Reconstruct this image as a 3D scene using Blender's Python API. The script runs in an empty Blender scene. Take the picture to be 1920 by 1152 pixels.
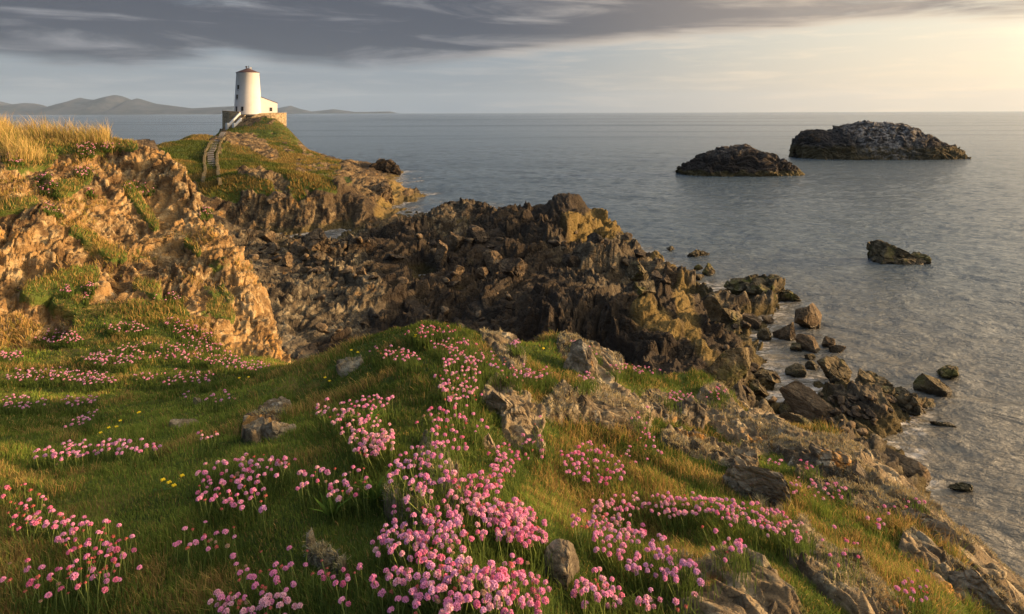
import bpy, bmesh, math, random
import numpy as np
from mathutils import Matrix, Vector
C = bpy.context.scene.collection
SC = bpy.context.scene
rng = np.random.default_rng(7)
random.seed(7)
f32 = np.float32

# ------------------------------------------------------------------ camera
F, PCX, PHY, CAMZ = 1200.0, 960.0, 211.0, 12.0        # focal in photo pixels, principal column, horizon row, eye height
ROLL = math.atan(0.003)
cr, sr = math.cos(ROLL), math.sin(ROLL)
cam = bpy.data.cameras.new('camera'); camo = bpy.data.objects.new('camera', cam); C.objects.link(camo)
cam.sensor_width = 36; cam.lens = F / 1920 * 36
cam.shift_y = -(576 - PHY) / 1920
cam.clip_start = 0.05; cam.clip_end = 60000
camo.matrix_world = Matrix(((cr, sr, 0, 0), (0, 0, -1, 0), (-sr, cr, 0, CAMZ), (0, 0, 0, 1)))
SC.camera = camo
SC.view_settings.view_transform = 'Standard'; SC.view_settings.look = 'None'
SC.view_settings.exposure = 1.05; SC.view_settings.gamma = 1.0
SC.cycles.max_bounces = 6; SC.cycles.diffuse_bounces = 3; SC.cycles.glossy_bounces = 2
SC.cycles.transmission_bounces = 2; SC.cycles.transparent_max_bounces = 4; SC.cycles.volume_bounces = 0
SC.cycles.use_denoising = True

def uw(px, py):                       # photo pixel -> sideways and upward slope
    dx = (np.asarray(px, float) - PCX) / F; dy = -(np.asarray(py, float) - PHY) / F
    return dx * cr + dy * sr, dy * cr - dx * sr
def at(px, py, Y):
    u, w = uw(px, py)
    return Vector((float(u) * Y, Y, CAMZ + float(w) * Y))
def proj(P):                          # world -> photo pixel
    u = P[..., 0] / P[..., 1]; w = (P[..., 2] - CAMZ) / P[..., 1]
    dx = u * cr - w * sr; dy = w * cr + u * sr
    return PCX + dx * F, PHY - dy * F

# ------------------------------------------------------------------ sun and sky
SUN_AZ, SUN_EL = math.radians(83), math.radians(8.5)
sun = bpy.data.lights.new('sun', 'SUN'); suno = bpy.data.objects.new('sun', sun); C.objects.link(suno)
sun.energy = 5.0; sun.angle = math.radians(1.0); sun.color = (1.0, 0.62, 0.29)
sd = Vector((math.sin(SUN_AZ) * math.cos(SUN_EL), math.cos(SUN_AZ) * math.cos(SUN_EL), math.sin(SUN_EL)))
suno.rotation_euler = sd.to_track_quat('Z', 'Y').to_euler()

class NT:                              # small node helper
    def __init__(s, nt): s.nt = nt; nt.nodes.clear()
    def n(s, typ, **kw):
        nd = s.nt.nodes.new(typ)
        ins = kw.pop('i', {})
        for k, v in kw.items(): setattr(nd, k, v)
        for k, v in ins.items(): s.put(nd.inputs[k], v)
        return nd
    def put(s, sock, v):
        if isinstance(v, bpy.types.NodeSocket): s.nt.links.new(v, sock)
        elif isinstance(v, bpy.types.Node): s.nt.links.new(v.outputs[0], sock)
        else:
            if sock.type == 'RGBA' and hasattr(v, '__len__') and len(v) == 3: v = (*v, 1)
            sock.default_value = v
    def m(s, op, a, b=0.0, c=0.0, clamp=False):
        nd = s.nt.nodes.new('ShaderNodeMath'); nd.operation = op; nd.use_clamp = clamp
        for k, v in enumerate((a, b, c)): s.put(nd.inputs[k], v)
        return nd.outputs[0]
    def mix(s, f, a, b, bt='MIX'):
        nd = s.nt.nodes.new('ShaderNodeMix'); nd.data_type = 'RGBA'; nd.blend_type = bt
        s.put(nd.inputs[0], f); s.put(nd.inputs[6], a); s.put(nd.inputs[7], b)
        return nd.outputs[2]
    def step(s, x, a, b):             # smooth 0..1 between a and b
        nd = s.nt.nodes.new('ShaderNodeMapRange'); nd.interpolation_type = 'SMOOTHSTEP'
        s.put(nd.inputs['Value'], x); s.put(nd.inputs['From Min'], a); s.put(nd.inputs['From Max'], b)
        return nd.outputs[0]
    def noise(s, v, scale, detail=4.0, rough=0.55, dist=0.0, out=0):
        nd = s.nt.nodes.new('ShaderNodeTexNoise')
        s.put(nd.inputs['Vector'], v); s.put(nd.inputs['Scale'], scale); s.put(nd.inputs['Detail'], detail)
        s.put(nd.inputs['Roughness'], rough); s.put(nd.inputs['Distortion'], dist)
        return nd.outputs[out]
    def vec(s, x, y, z):
        nd = s.nt.nodes.new('ShaderNodeCombineXYZ')
        for k, v in enumerate((x, y, z)): s.put(nd.inputs[k], v)
        return nd.outputs[0]
    def mapv(s, v, scale=(1, 1, 1), rot=(0, 0, 0)):
        nd = s.nt.nodes.new('ShaderNodeMapping'); s.put(nd.inputs['Vector'], v)
        nd.inputs['Scale'].default_value = scale; nd.inputs['Rotation'].default_value = rot
        return nd.outputs[0]
    def ramp(s, x, stops, interp='LINEAR'):
        nd = s.nt.nodes.new('ShaderNodeValToRGB'); s.put(nd.inputs[0], x); r = nd.color_ramp; r.interpolation = interp
        while len(r.elements) < len(stops): r.elements.new(0.5)
        for e, (p, c) in zip(r.elements, stops):
            e.position = p; e.color = (*c, 1) if hasattr(c, '__len__') else (c, c, c, 1)
        return nd.outputs[0]

world = bpy.data.worlds.new('World'); SC.world = world; world.use_nodes = True
w = NT(world.node_tree)
sky = w.n('ShaderNodeTexSky', sky_type='NISHITA', sun_disc=False)
sky.sun_elevation = SUN_EL; sky.sun_rotation = SUN_AZ; sky.air_density = 1.0; sky.dust_density = 3.0; sky.ozone_density = 1.0
gen = w.n('ShaderNodeTexCoord').outputs['Generated']
sp = w.n('ShaderNodeSeparateXYZ', i={0: gen})
X, Yv, Z = sp.outputs
az = w.m('ARCTAN2', X, Yv)                                  # 0 ahead, + to the right
hl = w.m('SQRT', w.m('ADD', w.m('MULTIPLY', X, X), w.m('MULTIPLY', Yv, Yv)))
tel = w.m('DIVIDE', Z, w.m('MAXIMUM', hl, 0.01))            # tangent of elevation
azc = w.m('SUBTRACT', 1.34, w.m('ABSOLUTE', w.m('SUBTRACT', az, 1.34)))   # symmetric about the sun
# streaky coordinates: clouds lie in flat layers, so seen from below they run along the horizon
cpos = w.vec(w.m('MULTIPLY', az, 2.4), w.m('MULTIPLY', tel, 11.0), 0.0)
n1 = w.noise(cpos, 1.6, 7, 0.55, 0.6)
n2 = w.noise(w.vec(w.m('MULTIPLY', az, 3.0), w.m('MULTIPLY', tel, 34.0), 3.3), 2.3, 6, 0.6, 0.4)
n3 = w.noise(w.vec(w.m('ADD', w.m('MULTIPLY', az, 2.2), w.m('MULTIPLY', tel, 4.0)), w.m('MULTIPLY', tel, 17.0), 7.7), 2.0, 8, 0.60, 0.7)
nc1 = w.m('SUBTRACT', n1, 0.5); nc2 = w.m('SUBTRACT', n2, 0.5); nc3 = w.m('SUBTRACT', n3, 0.5)
azn = w.m('DIVIDE', w.m('ADD', az, 0.75), 1.5, clamp=True)  # -43..43 degrees -> 0..1
def azt(px): return (math.atan((px - 960) / F) + 0.75) / 1.5
def telt(px, py): return (211 - py) * math.cos(math.atan((px - 960) / F)) / F
low = [(0, 112), (100, 124), (240, 131), (340, 118), (430, 100), (520, 120), (640, 132), (760, 131), (900, 115), (1050, 98), (1200, 82), (1350, 73), (1480, 66), (1600, 52), (1750, 44), (1920, 52)]
edge = w.m('MULTIPLY', w.ramp(w.m('ADD', azn, w.m('MULTIPLY', nc3, 0.03)), [(azt(a), telt(a, b) * 5) for a, b in low]), 0.2)
d = w.m('SUBTRACT', w.m('ADD', tel, w.m('ADD', w.m('MULTIPLY', nc2, 0.018), w.m('MULTIPLY', nc1, 0.012))), edge)   # + inside the cloud bank
bank = w.step(d, -0.004, 0.020)
# the bank thins upward and to the right where it breaks up
upg = w.step(w.m('ADD', tel, w.m('MULTIPLY', nc3, 0.10)), w.m('ADD', w.m('MULTIPLY', w.step(azc, -0.5, -0.05), 0.10), 0.145), w.m('ADD', w.m('MULTIPLY', w.step(azc, -0.5, -0.05), 0.12), 0.175))
thin = w.m('MULTIPLY', bank, w.m('SUBTRACT', 1.0, w.m('MULTIPLY', upg, 0.75)))
right = w.step(azc, 0.36, 0.58)
thick = w.m('MULTIPLY', thin, w.m('SUBTRACT', 1.0, w.m('MULTIPLY', right, w.m('MULTIPLY', w.step(n3, 0.56, 0.40), 0.6))))
# colours (linear)
glow = w.step(w.m('ADD', azc, w.m('MULTIPLY', tel, -0.3)), -0.15, 0.95)
veil_h = w.mix(glow, (0.148, 0.172, 0.206), (0.74, 0.585, 0.40))       # near horizon
veil_t = w.mix(w.step(azc, -0.1, 0.75), (0.150, 0.18, 0.22), (0.52, 0.47, 0.37))
veil = w.mix(w.step(tel, 0.0, 0.16), veil_h, veil_t)
streak = w.m('MULTIPLY', w.step(n2, 0.44, 0.72), 0.35)
veil = w.mix(streak, veil, w.mix(w.step(azc, -0.2, 0.7), (0.28, 0.28, 0.29), (0.85, 0.63, 0.40)))
clear = w.mix(0.80, w.mix(1.0, sky.outputs[0], (0.075, 0.075, 0.075), 'MULTIPLY'), veil)
dark = w.mix(w.step(azc, -0.1, 0.60), (0.044, 0.050, 0.066), (0.19, 0.160, 0.138))
lite = w.mix(w.step(azc, -0.2, 0.6), (0.165, 0.168, 0.182), (0.38, 0.31, 0.235))
ccol = w.mix(w.step(w.m('ADD', n3, w.m('MULTIPLY', nc1, 0.6)), 0.46, 0.84), dark, lite)
fringe = w.m('MULTIPLY', w.m('SUBTRACT', 1.0, w.step(d, 0.0, 0.022)), w.step(azc, -0.25, 0.2))
ccol = w.mix(w.m('MULTIPLY', fringe, 0.7), ccol, (0.50, 0.40, 0.30))
col = w.mix(thick, clear, ccol)
ov = w.step(tel, 0.22, 0.7)
col = w.mix(ov, col, w.mix(w.step(azc, 0.0, 1.0), (0.15, 0.195, 0.27), (0.85, 0.70, 0.50)))
sdot = w.n('ShaderNodeVectorMath', operation='DOT_PRODUCT', i={0: gen, 1: tuple(sd)}).outputs['Value']
aur = w.m('POWER', w.step(sdot, 0.66, 1.0), 1.6)                # the bright haze round the unseen low sun, added for sheen on the sea
col = w.mix(aur, col, (3.0, 2.3, 1.5))
bg = w.n('ShaderNodeBackground', i={'Color': col, 'Strength': 1.0})
w.n('ShaderNodeOutputWorld', i={0: bg})

# ------------------------------------------------------------------ tagging and mesh helpers
def tag(o, label=None, cat=None, group=None, kind=None):
    if label: o['label'] = label
    if cat: o['category'] = cat
    if group: o['group'] = group
    if kind: o['kind'] = kind
    return o
def link(o, parent=None):
    C.objects.link(o)
    if parent: o.parent = parent
    return o
def empty(name, loc, label, cat, group=None):
    o = bpy.data.objects.new(name, None); o.location = loc; o.empty_display_size = 0.1
    link(o); return tag(o, label, cat, group)
def mesh_np(name, V, faces, mat, smooth=True, attrs=None, colors=None):
    """faces: (N,3) or (N,4) int array, or list of such arrays"""
    me = bpy.data.meshes.new(name)
    fl = faces if isinstance(faces, list) else [faces]
    loops = np.concatenate([f.reshape(-1) for f in fl]).astype(np.int32)
    tot = np.concatenate([np.full(len(f), f.shape[1], np.int32) for f in fl])
    start = np.concatenate([[0], np.cumsum(tot)[:-1]]).astype(np.int32)
    me.vertices.add(len(V)); me.vertices.foreach_set('co', np.ascontiguousarray(V, f32).reshape(-1))
    me.loops.add(len(loops)); me.loops.foreach_set('vertex_index', loops)
    me.polygons.add(len(tot)); me.polygons.foreach_set('loop_start', start); me.polygons.foreach_set('loop_total', tot)
    me.polygons.foreach_set('use_smooth', np.full(len(tot), smooth))
    me.update(calc_edges=True)
    for k, a in (attrs or {}).items():
        at_ = me.attributes.new(k, 'FLOAT', 'POINT'); at_.data.foreach_set('value', np.ascontiguousarray(a, f32))
    for k, a in (colors or {}).items():
        at_ = me.attributes.new(k, 'FLOAT_COLOR', 'POINT')
        c4 = np.ones((len(a), 4), f32); c4[:, :3] = a; at_.data.foreach_set('color', c4.reshape(-1))
    if mat: me.materials.append(mat)
    return me
def obj(name, me, parent=None):
    return link(bpy.data.objects.new(name, me), parent)
class MB:                              # boxes, tubes, prisms collected into one mesh
    def __init__(s): s.bm = bmesh.new()
    def box(s, c, size, rz=0.0, taper=1.0, bev=0.0):
        r = bmesh.ops.create_cube(s.bm, size=1.0)
        for v in r['verts']:
            k = taper if v.co.z > 0 else 1.0
            v.co = Vector((v.co.x * size[0] * k, v.co.y * size[1] * k, v.co.z * size[2]))
        M = Matrix.Translation(c) @ Matrix.Rotation(rz, 4, 'Z')
        bmesh.ops.transform(s.bm, matrix=M, verts=r['verts'])
        if bev: bmesh.ops.bevel(s.bm, geom=list({e for v in r['verts'] for e in v.link_edges}), offset=bev, segments=2, affect='EDGES')
        return s
    def prism(s, poly, z0, z1):       # poly: list of (x,y); z0,z1 numbers or per-vertex lists
        n = len(poly)
        z0 = z0 if hasattr(z0, '__len__') else [z0] * n; z1 = z1 if hasattr(z1, '__len__') else [z1] * n
        a = [s.bm.verts.new((p[0], p[1], z)) for p, z in zip(poly, z0)]; b = [s.bm.verts.new((p[0], p[1], z)) for p, z in zip(poly, z1)]
        s.bm.faces.new(a[::-1]); s.bm.faces.new(b)
        for k in range(n): s.bm.faces.new((a[k], a[(k + 1) % n], b[(k + 1) % n], b[k]))
        return s
    def lathe(s, prof, c=(0, 0, 0), n=48):
        rings = []
        for r, z in prof:
            rings.append([s.bm.verts.new((c[0] + r * math.cos(2 * math.pi * k / n), c[1] + r * math.sin(2 * math.pi * k / n), c[2] + z)) for k in range(n)])
        for a, b in zip(rings, rings[1:]):
            for k in range(n): s.bm.faces.new((a[k], a[(k + 1) % n], b[(k + 1) % n], b[k]))
        s.bm.faces.new(rings[0][::-1]); s.bm.faces.new(rings[-1])
        return s
    def build(s, name, mat, parent=None, smooth=False):
        bmesh.ops.recalc_face_normals(s.bm, faces=s.bm.faces)
        me = bpy.data.meshes.new(name); s.bm.to_mesh(me); s.bm.free(); me.materials.append(mat)
        if smooth: me.polygons.foreach_set('use_smooth', [True] * len(me.polygons))
        return obj(name, me, parent)

# ------------------------------------------------------------------ numpy noise
def _h(ix, iy, iz, s):
    h = (ix.astype(np.uint32) * np.uint32(374761393) + iy.astype(np.uint32) * np.uint32(668265263) + iz.astype(np.uint32) * np.uint32(2147483647) + np.uint32(s * 974711 + 12345))
    h ^= h >> np.uint32(13); h *= np.uint32(1274126177); h ^= h >> np.uint32(16); h *= np.uint32(2246822519); h ^= h >> np.uint32(15)
    return h
def _u(h, k=0):
    h = h * np.uint32(2654435761 + 2 * k * 7919); h ^= h >> np.uint32(15)
    return (h & np.uint32(0xffffff)).astype(f32) / f32(0xffffff)
def perlin(P, seed=0):
    P = np.asarray(P, f32); fl = np.floor(P); fr = P - fl; ip = fl.astype(np.int64)
    t = fr * fr * fr * (fr * (fr * 6 - 15) + 10)
    out = np.zeros(len(P), f32)
    for dx in (0, 1):
        wx = t[:, 0] if dx else 1 - t[:, 0]
        for dy in (0, 1):
            wy = t[:, 1] if dy else 1 - t[:, 1]
            for dz in (0, 1):
                wz = t[:, 2] if dz else 1 - t[:, 2]
                h = _h(ip[:, 0] + dx, ip[:, 1] + dy, ip[:, 2] + dz, seed)
                g = (_u(h, 1) * 2 - 1) * (fr[:, 0] - dx) + (_u(h, 2) * 2 - 1) * (fr[:, 1] - dy) + (_u(h, 3) * 2 - 1) * (fr[:, 2] - dz)
                out += wx * wy * wz * g
    return out * 1.3
def fbm(P, oct=4, seed=0, gain=0.5, ridged=False):
    a, s, tot = 1.0, np.zeros(len(P), f32), 0.0
    Q = np.asarray(P, f32)
    for k in range(oct):
        n = perlin(Q, seed + k)
        if ridged: n = 1 - 2.2 * np.abs(n) - 0.5
        s += a * n; tot += a; a *= gain; Q = Q * 2.03 + 17.7
    return s / tot
def blocks(P, seed=0, tilt=1.0):
    """random tilted facets: (offset, distance to the nearest joint)"""
    P = np.asarray(P, f32); fl = np.floor(P); fr = P - fl
    d1 = np.full(len(P), 9, f32); d2 = np.full(len(P), 9, f32); val = np.zeros(len(P), f32)
    b = np.where(fr > 0.5, 0, -1)
    for dx in (0, 1):
        for dy in (0, 1):
            for dz in (0, 1):
                ox, oy, oz = b[:, 0] + dx, b[:, 1] + dy, b[:, 2] + dz
                h = _h(fl[:, 0].astype(np.int64) + ox, fl[:, 1].astype(np.int64) + oy, fl[:, 2].astype(np.int64) + oz, seed)
                rx = fr[:, 0] - ox - (0.15 + 0.7 * _u(h, 1)); ry = fr[:, 1] - oy - (0.15 + 0.7 * _u(h, 2)); rz = fr[:, 2] - oz - (0.15 + 0.7 * _u(h, 3))
                d = rx * rx + ry * ry + rz * rz
                v = (_u(h, 4) - 0.5) + tilt * ((_u(h, 5) - 0.5) * rx + (_u(h, 6) - 0.5) * ry)
                near = d < d1
                d2 = np.where(near, d1, np.minimum(d2, d)); d1 = np.where(near, d, d1); val = np.where(near, v, val)
    e = np.sqrt(d2) - np.sqrt(d1)
    return val * (0.25 + 0.75 * sstep(0.0, 0.16, e)), e
def sstep(a, b, x):
    t = np.clip((x - a) / (b - a), 0, 1); return t * t * (3 - 2 * t)
def capsule(px, py, segs):            # smallest normalised distance to a list of (x0,y0,x1,y1,r)
    best = np.full(np.shape(px), 9.0)
    for x0, y0, x1, y1, r in segs:
        vx, vy = x1 - x0, y1 - y0; L = vx * vx + vy * vy + 1e-6
        t = np.clip(((px - x0) * vx + (py - y0) * vy) / L, 0, 1)
        best = np.minimum(best, np.hypot(px - x0 - t * vx, py - y0 - t * vy) / r)
    return best
def rbf(ctrl, U, L, c=0.04, ku=1.0):
    """ctrl rows: u, logY, z ; multiquadric interpolation on the log-polar plan"""
    A = np.array(ctrl, float); p = A[:, :2] * [ku, 1]; z = A[:, 2]
    D = np.sqrt(((p[:, None] - p[None]) ** 2).sum(-1) + c * c)
    n = len(p); M = np.zeros((n + 3, n + 3)); M[:n, :n] = D - np.eye(n) * 0.01
    Pm = np.c_[np.ones(n), p]; M[:n, n:] = Pm; M[n:, :n] = Pm.T
    wgt = np.linalg.solve(M, np.r_[z, 0, 0, 0])
    q = np.c_[U.ravel() * ku, L.ravel()]; out = np.zeros(len(q))
    for i in range(0, len(q), 40000):
        Q = q[i:i + 40000]
        out[i:i + 40000] = np.sqrt(((Q[:, None] - p[None]) ** 2).sum(-1) + c * c) @ wgt[:n] + wgt[n] + Q @ wgt[n + 1:]
    return out.reshape(U.shape)
def up2(A, nr, nc):                   # smooth resample of a coarse grid
    def rs(B, n, ax):
        m = B.shape[ax]; x = np.linspace(0, m - 1, n); i = np.clip(np.floor(x).astype(int), 0, m - 2); t = x - i
        g = lambda k: np.take(B, np.clip(k, 0, m - 1), axis=ax)
        sh = [1, 1]; sh[ax] = n; t = t.reshape(sh); p0, p1, p2, p3 = g(i - 1), g(i), g(i + 1), g(i + 2)
        return 0.5 * (2 * p1 + (p2 - p0) * t + (2 * p0 - 5 * p1 + 4 * p2 - p3) * t * t + (3 * p1 - p0 - 3 * p2 + p3) * t ** 3)
    return rs(rs(A, nr, 0), nc, 1)
def grid_faces(nr, nc):
    i = np.arange(nr * nc).reshape(nr, nc)
    return np.stack([i[:-1, :-1], i[:-1, 1:], i[1:, 1:], i[1:, :-1]], -1).reshape(-1, 4)
def normals(P):                       # grid (nr,nc,3) -> unit normals, up
    a = np.gradient(P, axis=0); b = np.gradient(P, axis=1); n = np.cross(b, a)
    n /= np.linalg.norm(n, axis=-1, keepdims=True) + 1e-9
    return np.where(n[..., 2:3] < 0, -n, n)
class Field:                          # a log-polar height field, with a look-up from photo pixels back to its surface
    def __init__(s, u0, u1, y0, y1, nr, nc, ctrl, c=0.04, ku=1.0):
        s.nr, s.nc = nr, nc
        cu = np.linspace(u0, u1, 150); cl = np.linspace(math.log(y0), math.log(y1), 200)
        L, U = np.meshgrid(cl, cu, indexing='ij')
        zc = rbf(ctrl, U, L, c, ku)
        z = up2(zc, nr, nc)
        l2, u2 = np.meshgrid(np.linspace(math.log(y0), math.log(y1), nr), np.linspace(u0, u1, nc), indexing='ij')
        Yg = np.exp(l2); s.P = np.stack([u2 * Yg, Yg, z], -1)
        s.px, s.py = proj(s.P)
    def zbuf(s, cell=2.0):
        s.cell = cell; nx, ny = int(2100 / cell), int(1300 / cell); s.nx, s.ny = nx, ny
        P = s.P.reshape(-1, 3); px, py = proj(P)
        ix = ((px + 60) / cell).astype(int); iy = ((py + 60) / cell).astype(int)
        ok = np.nonzero((ix >= 0) & (ix < nx) & (iy >= 0) & (iy < ny) & (P[:, 2] > -0.2))[0]
        o = ok[np.argsort(-P[ok, 1], kind='stable')]
        s.buf = np.full(nx * ny, -1, np.int64); s.buf[iy[o] * nx + ix[o]] = o
        s.buf = s.buf.reshape(ny, nx)
    def hit(s, px, py):               # vertex index seen at that pixel (or -1)
        ix, iy = int((px + 60) / s.cell), int((py + 60) / s.cell)
        for r in range(0, 14):
            best = -1; by = 1e9
            for j in range(max(0, iy - r), min(s.ny, iy + r + 1)):
                for i in (range(max(0, ix - r), min(s.nx, ix + r + 1))):
                    k = s.buf[j, i]
                    if k >= 0 and s.P.reshape(-1, 3)[k, 1] < by: best = k; by = s.P.reshape(-1, 3)[k, 1]
            if best >= 0: return best
        return -1
    def ground(s, px, py):
        k = s.hit(px, py); return Vector(s.P.reshape(-1, 3)[k]) if k >= 0 else None
def cp(pts):                          # (px,py,Y) -> (u,logY,z)
    r = []
    for px, py, Y in pts:
        u, w_ = uw(px, py); r.append((float(u), math.log(Y), CAMZ + float(w_) * Y))
    return r
def cw(pts):                          # (px column, Y, z relative to the eye)
    return [((px - 960) / F, math.log(Y), CAMZ + z) for px, Y, z in pts]

# ------------------------------------------------------------------ materials
def mat(name):
    m = bpy.data.materials.new(name); m.use_nodes = True; return m, NT(m.node_tree)
def geo_pos(t): return t.n('ShaderNodeNewGeometry').outputs['Position']
def out_bsdf(t, **kw):
    kw.setdefault('Roughness', 0.9); kw.setdefault('Specular IOR Level', 0.15)
    b = t.n('ShaderNodeBsdfPrincipled', i={k.replace('_', ' '): v for k, v in kw.items()})
    t.n('ShaderNodeOutputMaterial', i={0: b}); return b
def rock_color(t, P, s, cols, lichen=0.5):
    """mottled stone: s = pattern scale; cols dark, mid, light"""
    a = t.noise(P, 0.6 * s, 8, 0.65, 0.5); b = t.noise(P, 2.7 * s, 7, 0.7, 0.3); e = t.noise(t.mapv(P, (1, 1, 3.2), (0.5, 0.9, 0.2)), 1.8 * s, 6, 0.65, 0.8)
    c = t.mix(t.step(a, 0.38, 0.62), cols[0], cols[1]); c = t.mix(t.step(b, 0.46, 0.70), c, cols[2])
    c = t.mix(t.m('MULTIPLY', t.step(e, 0.52, 0.66), 0.55), c, cols[0])
    l = t.step(t.noise(P, 3.6 * s, 9, 0.75, 0.2), 0.60, 0.68)
    c = t.mix(t.m('MULTIPLY', l, lichen), c, (0.48, 0.46, 0.37))
    y = t.m('MULTIPLY', t.step(t.noise(t.mapv(P, (1, 1, 1), (0, 0, 1)), 1.1 * s, 6, 0.6), 0.60, 0.66), t.step(b, 0.40, 0.55))
    return t.mix(t.m('MULTIPLY', y, lichen), c, (0.52, 0.25, 0.04))
def rock_bump(t, P, s, dist, strength=0.9):
    h = t.m('ADD', t.noise(P, 5 * s, 9, 0.68, 0.3), t.m('MULTIPLY', t.noise(t.mapv(P, (1, 1, 3), (0.5, 0.9, 0.2)), 3 * s, 7, 0.65, 0.5), 0.9))
    v = t.n('ShaderNodeTexVoronoi', feature='DISTANCE_TO_EDGE', i={'Vector': t.mix(0.22, P, t.noise(P, 3 * s, 3, 0.5, 0, 1)), 'Scale': 3.2 * s})
    h = t.m('ADD', h, t.m('MULTIPLY', t.step(v.outputs[0], 0.0, 0.10), 0.22))
    return t.n('ShaderNodeBump', i={'Strength': strength, 'Distance': dist, 'Height': h}).outputs[0]
def m_rock(name, s, cols, dist, lichen=0.5, wet=False, moss=0.0, foot=False):
    m, t = mat(name); P = geo_pos(t)
    c = rock_color(t, P, s, cols, lichen); rough = 0.92
    if wet:                           # tidal zoning: black lichen belt, then olive weed, then wet foot
        z = t.m('ADD', t.n('ShaderNodeSeparateXYZ', i={0: P}).outputs[2], t.m('MULTIPLY', t.m('SUBTRACT', t.noise(P, 0.5, 5, 0.6), 0.5), 2.2))
        blk = t.m('MULTIPLY', t.step(z, 0.7, 1.1), t.m('SUBTRACT', 1.0, t.step(z, 3.0, 4.4)))
        c = t.mix(t.m('MULTIPLY', blk, wet), c, t.mix(t.noise(P, 2.0, 5), (0.010, 0.009, 0.009), (0.06, 0.05, 0.045)))
        weed = t.mix(t.noise(P, 3.0, 6, 0.7), (0.05, 0.042, 0.02), (0.17, 0.135, 0.05))
        c = t.mix(t.m('MULTIPLY', t.m('SUBTRACT', 1.0, t.step(z, 0.7, 1.2)), 0.85), c, weed)
    if moss:
        g = t.m('MULTIPLY', t.step(t.noise(P, 0.8 * s, 5, 0.6), 0.50, 0.62), moss)
        c = t.mix(g, c, t.mix(t.noise(P, 4 * s, 4), (0.10, 0.13, 0.02), (0.22, 0.22, 0.04)))
    if foot:                          # stone wetted at the waterline
        zz = t.m('ADD', t.n('ShaderNodeSeparateXYZ', i={0: P}).outputs[2], t.m('MULTIPLY', t.m('SUBTRACT', t.noise(P, 1.5, 5, 0.6), 0.5), 0.6))
        wt = t.m('SUBTRACT', 1.0, t.step(zz, 0.10, 0.34)); c = t.mix(t.m('MULTIPLY', wt, 0.8), c, (0.022, 0.019, 0.012)); rough = t.m('SUBTRACT', 0.92, t.m('MULTIPLY', wt, 0.55))
    out_bsdf(t, Base_Color=c, Roughness=rough, Normal=rock_bump(t, P, s, dist))
    return m
STONE = ((0.095, 0.058, 0.028), (0.31, 0.19, 0.078), (0.43, 0.32, 0.17))
DARKR = ((0.020, 0.017, 0.015), (0.075, 0.058, 0.042), (0.17, 0.13, 0.085))
GREYR = ((0.085, 0.07, 0.05), (0.24, 0.19, 0.125), (0.43, 0.37, 0.26))
M_OUT = m_rock('lichened_stone', 3.2, GREYR, 0.02, 0.8)
M_SHORE_B = m_rock('brown_boulder', 0.9, ((0.06, 0.045, 0.03), (0.17, 0.12, 0.07), (0.27, 0.20, 0.12)), 0.12, 0.2, foot=True)
M_SHORE_D = m_rock('dark_boulder', 0.9, DARKR, 0.15, 0.15, foot=True)
M_TIDE = m_rock('tidal_rock', 1.0, ((0.045, 0.037, 0.022), (0.14, 0.11, 0.06), (0.25, 0.20, 0.12)), 0.12, 0.1, moss=0.35, foot=True)
M_ISLE = m_rock('island_rock', 0.28, ((0.03, 0.028, 0.026), (0.07, 0.06, 0.055), (0.13, 0.12, 0.11)), 0.5, 0.3, wet=0.85)

def m_terrain(name, s, dist, cols, wet=0.0, grasscols=((0.035, 0.055, 0.010), (0.085, 0.115, 0.022), (0.20, 0.15, 0.045)), lichen=0.5, gs=1.0):
    m, t = mat(name); P = geo_pos(t)
    g = t.n('ShaderNodeAttribute', attribute_name='grassy').outputs['Fac']
    dk = t.n('ShaderNodeAttribute', attribute_name='tide_shade').outputs['Fac']
    c = rock_color(t, P, s, cols, lichen)
    if wet:
        black = t.mix(t.noise(P, 1.3, 6, 0.7), (0.008, 0.007, 0.007), (0.060, 0.045, 0.032))
        c = t.mix(t.m('MULTIPLY', dk, wet), c, black)  # wet also scales the painted-in shade of the ridge
        z = t.m('ADD', t.n('ShaderNodeSeparateXYZ', i={0: P}).outputs[2], t.m('MULTIPLY', t.m('SUBTRACT', t.noise(P, 0.5, 5, 0.6), 0.5), 1.6))
        weed = t.mix(t.noise(P, 2.4, 6, 0.7), (0.030, 0.026, 0.012), (0.15, 0.115, 0.045))
        c = t.mix(t.m('MULTIPLY', t.m('SUBTRACT', 1.0, t.step(z, 0.35, 0.9)), 0.8), c, weed)
        mo = t.n('ShaderNodeAttribute', attribute_name='algae').outputs['Fac']
        c = t.mix(t.m('MULTIPLY', mo, 0.75), c, t.mix(t.noise(P, 1.6, 6, 0.7), (0.10, 0.085, 0.02), (0.30, 0.20, 0.075)))
    gc = t.mix(t.step(t.noise(P, 1.3 * gs, 6, 0.65), 0.35, 0.62), grasscols[0], grasscols[1])
    gc = t.mix(t.step(t.noise(P, 0.9 * gs, 7, 0.7, 0.5), 0.52, 0.66), gc, grasscols[2])
    gf = t.step(t.m('ADD', g, t.m('MULTIPLY', t.m('SUBTRACT', t.noise(P, 4 * s, 6, 0.7), 0.5), 0.9)), 0.40, 0.60)
    c = t.mix(gf, c, gc)
    nb = rock_bump(t, P, s, dist)
    out_bsdf(t, Base_Color=c, Roughness=0.95, Normal=nb)
    return m
M_HEAD = m_terrain('headland', 2.0, 0.05, STONE, lichen=0.45, gs=2.2)
M_GROUND = m_terrain('turf_and_bedrock', 2.6, 0.05, ((0.075, 0.058, 0.038), (0.25, 0.19, 0.115), (0.43, 0.37, 0.25)), lichen=0.7, gs=2.2)
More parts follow.
